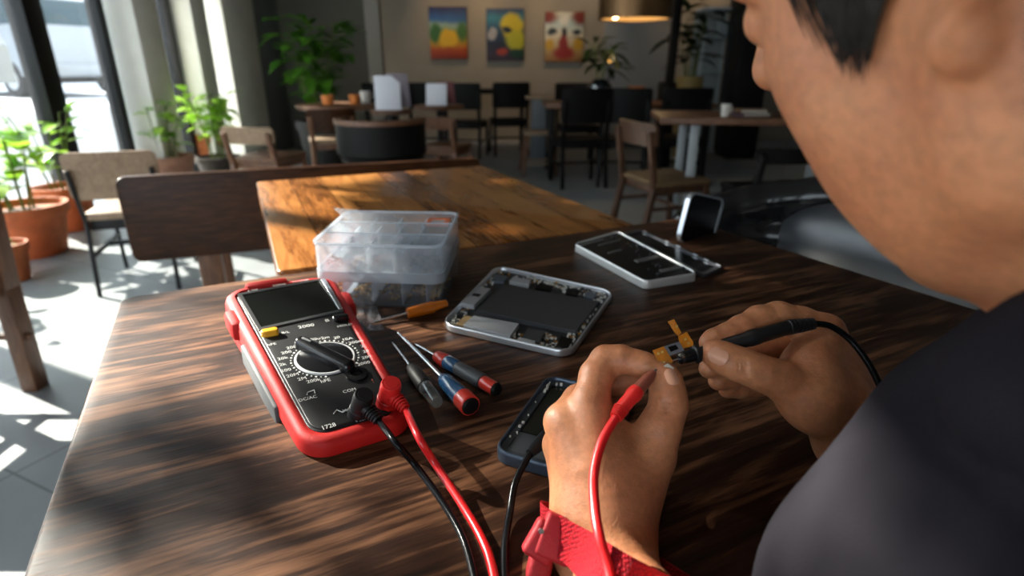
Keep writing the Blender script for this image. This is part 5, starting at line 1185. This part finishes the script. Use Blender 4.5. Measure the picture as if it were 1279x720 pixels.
part([(694, 430), (701, 417), (716, 421), (709, 433)], -.0059, -.003, 'chip', M_black, tab)
part([(649, 424), (652, 421), (669, 425), (667, 429)], -.0059, -.001, 'chip', M_shield, tab)
rr = random.Random(5)
def specks(Q, inv_, par, n, name, m, s0, s1, zones, z=-.0057):
    b = MB()
    for i in range(n):
        u0, u1, v0, v1 = rr.choice(zones); u, v = rr.uniform(u0, u1), rr.uniform(v0, v1); a, c2 = Q.size(); s = rr.uniform(s0, s1); s2 = s*rr.uniform(.5, 1.3)
        b.box((0, 0, 0), (s/a, s2/c2, .0025), 0, Matrix.Translation((u, v, z+.001)) @ Matrix.Rotation(0, 4, 'Z'))
    b.warp(lambda p: inv_ @ Q(p.x, p.y, p.z)); o = b.build(name, m, par, smooth=False); o['kind'] = 'stuff'; return o
Z4 = [(-.46, .46, -.46, -.36), (-.46, .46, .37, .46), (-.46, -.40, -.46, .46), (.39, .46, -.46, .46), (.10, .46, -.46, -.30), (0, .46, .33, .46)]
specks(TQ, inv, brd, 260, 'solder_specks', M_solder, .0014, .0042, Z4); specks(TQ, inv, brd, 80, 'copper_specks', M_copper, .0018, .0050, Z4); specks(TQ, inv, brd, 60, 'dark_components', M_cell, .003, .009, Z4)
# raised phone
zp_ = TZ+.0135
PQ = Quad(P(806, 352, zp_), P(873, 341, zp_), P(772, 288, zp_), P(716, 304, zp_))
c = PQ(0, 0); ph_ = thing('smartphone', 'opened phone with a white metal edge, propped beyond the square tablet', 'phone', (c.x, c.y, TZ), 0); inv = rel(ph_)
b = MB(); b.ring(qrect(PQ, 1, 1, .012), qrect(PQ, .93, .965, .009), -.0125, 0, rnd=.003); qb(b, PQ, inv, 'rim', mat('white_metal_rim', (.75, .74, .72), .3, metal=.4), ph_)
b = MB(); b.prism(qrect(PQ, .97, .98, .011), -.0125, -.002); brd = qb(b, PQ, inv, 'board', mat('glossy_black_board', (.006, .006, .007), .2), ph_)
for u, v, w_, h_ in ((-.2, .43, .5, .035), (.15, -.12, .45, .05), (.22, -.36, .40, .04), (-.12, .14, .28, .02), (.05, .33, .5, .012)):
    b = MB(); b.prism([(u+x*w_, v+y*h_) for x, y in ((-.5, -.5), (.5, -.5), (.5, .5), (-.5, .5))], -.0025, -.0008); qb(b, PQ, inv, 'shield_plate', mat('dull_shield', (.16, .155, .15), .4, metal=.3), ph_)
specks(PQ, inv, brd, 26, 'solder_specks', M_cell, .001, .004, [(-.4, .45, -.45, -.05), (.1, .45, -.1, .46)], -.0022)
# detached phone back lying to its right
zq = TZ+.006
GQ = Quad(P(880, 344, zq), P(903, 333, zq), P(800, 286, zq), P(776, 291, zq))
c = GQ(0, 0); gl = thing('phone_cover', 'thin dark phone cover with bright edge clips, lying to the right of the white-edged phone', 'phone part', (c.x, c.y, TZ), 0); inv = rel(gl)
b = MB(); b.ring(qrect(GQ, 1, 1, .008), qrect(GQ, .86, .92, .006), -.0055, 0); qb(b, GQ, inv, 'rim', mat('dark_metal_rim', (.10, .10, .11), .3, metal=.6), gl)
b = MB(); b.prism(qrect(GQ, .95, .96, .007), -.0055, -.0025); qb(b, GQ, inv, 'plate', M_gloss, gl)
for v in (.42, .12, -.02, -.22, -.34, -.46):
    b = MB(); b.prism([(.455+x*.06, v+y*.05) for x, y in rrect(1, 1, .3, 3)], -.001, .0012); qb(b, GQ, inv, 'edge_clip', M_silver, gl)
# blue-rimmed phone shell under the left hand
zd = TZ+.0115
DQ = Quad(P(614, 562, zd), P(742, 598, zd), P(795, 492, zd), P(684, 467, zd))
c = DQ(0, 0); dv_ = thing('phone_shell', 'dark blue-rimmed phone shell lying under the left hand', 'phone', (c.x, c.y, TZ), 0); inv = rel(dv_)
M_blue = mat('dark_blue_rim', (.060, .080, .115), .3, metal=.5)
b = MB(); b.ring(qrect(DQ, 1, 1, .014), qrect(DQ, .93, .94, .011), -.011, 0, rnd=.003); qb(b, DQ, inv, 'rim', M_blue, dv_)
b = MB(); b.ring(qrect(DQ, .935, .945, .011), qrect(DQ, .80, .86, .006), -.011, -.0035); qb(b, DQ, inv, 'inner_frame', mat('slate_frame', (.045, .052, .062), .4, metal=.3), dv_)
b = MB(); b.prism(qrect(DQ, .9, .92, .01), -.011, -.0075); brd = qb(b, DQ, inv, 'board', M_board, dv_)
b = MB(); b.prism([(x, y) for x, y in ((-.395, -.20), (.39, -.20), (.39, .41), (-.395, .41))], -.0085, -.0055); qb(b, DQ, inv, 'screen', mat('dark_screen', (.012, .012, .008), .12), dv_)
b = MB(); b.prism([(x, y) for x, y in ((-.395, -.42), (.10, -.42), (.10, -.215), (-.395, -.215))], -.0085, -.0048); qb(b, DQ, inv, 'metal_plate', mat('grey_plate', (.085, .092, .105), .38, metal=.3), dv_)
b = MB(); b.prism([(x, y) for x, y in ((.13, -.40), (.22, -.40), (.22, -.33), (.13, -.33))], -.0085, -.004); qb(b, DQ, inv, 'gold_connector', M_gold, dv_)
specks(DQ, inv, brd, 40, 'solder_specks', M_solder, .001, .0025, [(-.44, -.40, -.4, .44), (.12, .40, -.42, -.25), (-.4, .4, .42, .45)], -.004)

# ------------------------------------------------------------------ screwdrivers
def driver(name, label, tip, mid, end, segs, shaft=.0026, r=.0095, zt0=.7535, zm=.760, ze=.7605):
    a, m, e = P(*tip, zt0), P(*mid, zm), P(*end, ze); d = (e-a).normalized(); root = thing(name, label, 'screwdriver', P(*mid, TZ), 0, 'screwdrivers on the dark table')
    a = e-d*(e-a).length; m = e-d*(e-m).length
    b = MB(); L1 = (m-a).length; b.axis_lathe(a, m, [(.0004, 0), (shaft*.55, .001), (shaft*.6, L1*.10), (shaft, L1*.16), (shaft, L1), (.0005, L1)], 14); b.build('shaft', M_chrome, root)
    L2 = (e-m).length
    for t0, t1, rr0, rr1, mt, nm in segs:
        b = MB(); l = (t1-t0)*L2; p0 = m+d*(t0*L2); p1 = m+d*(t1*L2)
        prof = [(.0005, 0), (rr0*r*.92, 0), (rr0*r, l*.06), (rr1*r, l*.94), (rr1*r*.92, l), (.0005, l)]
        b.axis_lathe(p0, p1, prof, 12 if nm == 'grip' else 20); b.build(nm, mt, root)
    wchild(root)
    for c_ in root.children: pass
    return root
M_sblue = mat('blue_handle', (.018, .075, .17), .25, coat=.5); M_sred = mat('red_handle_band', (.60, .035, .02), .28, coat=.4)
M_sgrey = mat('grey_grip', (.055, .057, .062), .45); M_sor = mat('amber_handle', (.52, .13, .006), .2, coat=.6); M_sclear = clear('clear_handle', (.75, .75, .70), .10, .08, .4)
driver('screwdriver', 'screwdriver with a blue handle ending in a red band, longest bright shaft', (497, 416), (553, 470), (589, 509), [(0, .12, .55, .8, M_sblue, 'collar'), (.12, .70, .86, 1.0, M_sblue, 'grip'), (.70, .97, 1.05, 1.05, M_sred, 'end_band'), (.97, 1.0, .9, .7, M_black, 'end_cap')])
driver('screwdriver', 'slim dark grey screwdriver with red and blue bands at both ends of its handle', (518, 430), (541, 442.5), (622, 488), [(0, .19, .75, .95, M_sred, 'front_band'), (.19, .37, .95, .85, M_sblue, 'blue_band'), (.37, .78, .85, .95, M_sgrey, 'grip'), (.78, .97, .80, .75, M_sred, 'end_band'), (.97, 1.0, .8, .6, M_black, 'end_cap')], shaft=.0018, r=.0088)
driver('screwdriver', 'black screwdriver with a clear see-through end, right beside the red plug', (490, 428), (507, 457), (546, 503), [(0, .10, .6, .7, M_black, 'collar'), (.10, .58, .85, .95, M_black, 'grip'), (.58, 1.0, .85, .70, M_sclear, 'clear_end')], shaft=.0016, r=.0085)
driver('screwdriver', 'screwdriver with an amber orange handle, between the plastic box and the opened tablet', (462, 404), (512, 392), (558, 379), [(0, .65, .85, 1.0, M_sor, 'grip'), (.65, 1.0, .75, .6, M_sor, 'tail')], shaft=.0018, r=.0085)
# clear plastic bag under the driver tip
b = MB(); n_ = 12; v = []; f = []
bq = Quad(P(443, 418, .7515), P(480, 415, .7515), P(468, 376, .7515), P(432, 379, .7515))
for i in range(n_+1):
    for j in range(n_+1): v.append(bq(i/n_-.5, j/n_-.5, .0015+.0025*math.sin(i*1.7+j*.6)*math.sin(j*1.1)+.002*RNG.random()))
for i in range(n_):
    for j in range(n_): a_ = i*(n_+1)+j; f.append((a_, a_+1, a_+n_+2, a_+n_+1))
b.add(v, f); o = b.build('plastic_bag', M_plastic2); tag(o, 'crumpled clear plastic bag lying by the front of the screw box', 'bag')

# ------------------------------------------------------------------ two-tier screw box
M_medge = clear('milky_edge', (.98, .99, 1), .55, .15, .3)
H0, H1, H2, H3 = TZ+.0012, TZ+.036, TZ+.049, TZ+.086
BX = Quad(P(397, 380, TZ), P(548, 381, TZ), P(577, 327, TZ), P(440, 322, TZ))
TX = Quad(P(386, 307, H3), P(560, 315, H3), P(574, 269, H3), P(432, 269, H3))
bxq = []
for a_, c_ in zip(BX.q, TX.q): bxq.append(((a_.x+c_.x)/2, (a_.y+c_.y)/2, TZ))
Bq = Quad(*bxq)
c = Bq(0, 0); box = thing('screw_box', 'milky two-tier plastic compartment box full of small screws, its lid ajar', 'box', (c.x, c.y, TZ), 0); inv = rel(box)
def bb(b, name, m, par=box, **k): return qb(b, Bq, inv, name, m, par, **k)
b = MB(); b.ring(qrect(Bq, .97, .97, .016), qrect(Bq, .952, .952, .014), .0012, .036); b.prism(qrect(Bq, .965, .965, .016), .0012, .0030); tray = bb(b, 'lower_tray', M_plastic2)
for u in (-.29, -.06, .17, .36):
    b = MB(); b.box((u, 0, .017), (.008, .94, .028)); bb(b, 'divider', M_medge, tray)
b = MB(); b.ring(qrect(Bq, 1.0, 1.0, .018), qrect(Bq, .95, .95, .015), .0355, .049); bb(b, 'band', M_band)
b = MB(); b.ring(qrect(Bq, .985, .985, .016), qrect(Bq, .967, .967, .014), .049, .086); b.prism(qrect(Bq, .96, .96, .015), .047, .0485); up = bb(b, 'upper_tray', M_plastic)
for v_ in (-.13, .20):
    b = MB(); b.box((0, v_, .067), (.96, .008, .032)); d_ = bb(b, 'divider', M_plastic, up); b = MB(); b.box((0, v_, .0832), (.96, .010, .0016)); bb(b, 'divider_edge', M_medge, d_ if False else up)
for v0, v1, us in ((-.48, -.13, (-.27, -.08, .12, .20)), (-.13, .20, (-.30, -.12, .06, .24)), (.20, .48, (-.22, 0, .22))):
    for u in us:
        b = MB(); b.box((u, (v0+v1)/2, .064), (.007, v1-v0-.01, .026)); bb(b, 'divider', M_plastic, up); b = MB(); b.box((u, (v0+v1)/2, .0776), (.009, v1-v0-.01, .0014)); bb(b, 'divider_edge', M_medge, up)
b = MB(); b.ring(qrect(Bq, 1.0, 1.0, .018), qrect(Bq, .965, .965, .016), .0845, .088); bb(b, 'rim', M_medge, up)
# hinged lid flap, open a little at the far left
lp = [Vector(P(417, 261, .862)), Vector(P(447, 264, .866)), Vector(P(490, 270, .846)), Vector(P(500, 276, .838)), Vector(P(440, 276, .838)), Vector(P(428, 271, .845))]
b = MB(); k = len(lp); b.add(lp+[p+Vector((0, 0, .0018)) for p in lp], [tuple(range(k))[::-1], tuple(range(k, 2*k))]+[(i, (i+1) % k, k+(i+1) % k, k+i) for i in range(k)]); b.warp(lambda p: inv @ p); bb_l = b.build('lid_flap', M_plastic, box)
def screws(cells, n, name, label, m, L, z, thingkind=True):
    b = MB(); rr = random.Random(len(name)+n)
    for u0, u1, v0, v1 in cells:
        for i in range(n):
            u, v_ = rr.uniform(u0, u1), rr.uniform(v0, v1); p = Bq(u, v_, z+rr.random()*.007); th = rr.uniform(0, 2*PI); el = rr.uniform(-.4, .4); d = Vector((math.cos(th)*math.cos(el), math.sin(th)*math.cos(el), math.sin(el)))
            b.axis_lathe(p, p+d*L, [(.0003, 0), (L*.30, 0), (L*.26, L*.22), (L*.12, L*.24), (L*.12, L*.95), (.0003, L)], 7)
    o = b.build(name, m); o['kind'] = 'stuff'; return tag(o, label, 'screws')
screws([(-.44, -.31, -.44, .4), (-.26, -.09, -.44, .4), (-.03, .14, -.44, .4), (.20, .33, -.44, .4), (.38, .44, -.44, .4)], 46, 'brass_screws', 'heap of brass screws in the lower tray of the plastic box', mat('brass', (.55, .33, .12), .35, metal=.8), .009, .005)
screws([(.22, .45, -.42, -.18), (.08, .22, -.08, .15), (.27, .45, -.08, .15)], 60, 'dark_screws', 'heap of dark screws in the right-hand upper compartments of the plastic box', mat('blackened_steel', (.05, .05, .055), .4, metal=.5), .007, .051)
screws([(-.45, -.30, -.42, -.18), (-.24, -.11, -.42, -.2), (-.28, .04, -.08, .05), (.24, .4, .25, .42)], 12, 'pale_screws', 'scattering of pale screws in the left upper compartments of the plastic box', mat('zinc', (.55, .50, .42), .4, metal=.4), .007, .051)
q = Bq(.33, .36, 0); ob = thing('square_gasket', 'flat orange square frame with a pale centre, in the far right compartment of the box', 'gasket', (q.x, q.y, TZ+.0755), .0)
b = MB(); b.ring(rrect(.034, .036, .002, 2), rrect(.021, .023, .001, 2), 0, .004); b.build('orange_frame', mat('orange_plastic', (.80, .16, .03), .4), ob)
b = MB(); b.box((0, 0, .0015), (.022, .024, .002)); b.build('pale_centre', mat('pale_plastic', (.6, .55, .52), .5), ob)

# dark slab standing on edge by the armchair
p0 = P(846, 303, TZ)
t = thing('folded_tablet', 'small dark slab with a bright silver edge, standing upright between phone and black armchair', 'tablet', p0, math.radians(38))
SM = Matrix.Rotation(math.radians(14), 4, 'Y') @ Matrix.Translation((.055, 0, .047)) @ Matrix.Rotation(math.radians(90), 4, 'X')
b = MB(); b.prism(rrect(.108, .088, .014, 6), -.0035, .0035, M=SM, bev=.002); b.build('slab', M_gloss, t)
b = MB(); b.ring(rrect(.114, .094, .017, 6), rrect(.107, .087, .0135, 6), -.0045, .0045, M=SM); b.build('silver_edge', M_silver, t)
# ------------------------------------------------------------------ light
wd = bpy.data.worlds.new('sky'); SC.world = wd; wd.use_nodes = True
bg = wd.node_tree.nodes['Background']; bg.inputs[0].default_value = (.84, .92, 1.0, 1); bg.inputs[1].default_value = 3.9
sl = bpy.data.lights.new('sun', 'SUN'); sl.energy = 27; sl.angle = math.radians(.53); sl.color = (1, .93, .82)
so = bpy.data.objects.new('sun', sl); COL.objects.link(so); so.rotation_euler = SUN_TO.to_track_quat('-Z', 'Y').to_euler(); so.location = (-6, 5, 6)
for y0, y1 in ((-.59, 1.05), (1.16, 4.10), (4.27, 4.9), (5.36, 5.80), (6.2, 6.6)):
    al = bpy.data.lights.new('window_portal', 'AREA'); al.shape = 'RECTANGLE'; al.size = y1-y0; al.size_y = WT; al.cycles.is_portal = True
    ao = bpy.data.objects.new('window_portal', al); COL.objects.link(ao); ao.location = (XL+.12, (y0+y1)/2, WT/2); ao.rotation_euler = (0, -PI/2, 0)
al = bpy.data.lights.new('window_portal', 'AREA'); al.shape = 'RECTANGLE'; al.size = 3.5; al.size_y = 2.4; al.cycles.is_portal = True  # portal of the added rear window
ao = bpy.data.objects.new('window_portal', al); COL.objects.link(ao); ao.location = (-1.55, YN+.02, 1.5); ao.rotation_euler = (PI/2, 0, 0)
def spot(name, loc, tgt, e, size, col=(1, .68, .36), r=.04, blend=.8):
    l = bpy.data.lights.new(name, 'SPOT'); l.energy = e; l.spot_size = math.radians(size); l.spot_blend = blend; l.color = col; l.shadow_soft_size = r
    o = bpy.data.objects.new(name, l); COL.objects.link(o); o.location = loc; o.rotation_euler = (Vector(tgt)-Vector(loc)).to_track_quat('-Z', 'Y').to_euler(); return o
for x in (-.91, -.12, .72): spot('picture_spotlight', (x+.12, 8.1, 2.9), (x+.12, 9.0, 1.5), 42, 62)
spot('hand_fill_lamp', (-.39, .895, 2.80), (.19, .38, .82), 16, 22, col=(1, .86, .70), r=.10, blend=1)  # added fill on the hands, shining from the made-up ceiling fixture
spot('wall_spotlight', (2.75, 8.2, 2.9), (2.55, 9.0, 1.6), 40, 60)
pl = bpy.data.lights.new('pendant_bulb', 'POINT'); pl.energy = 9; pl.color = (1, .70, .38); pl.shadow_soft_size = .05
po = bpy.data.objects.new('pendant_bulb', pl); COL.objects.link(po); p = YP(793, 20, 5.75); po.location = (p.x, p.y, p.z+.10)
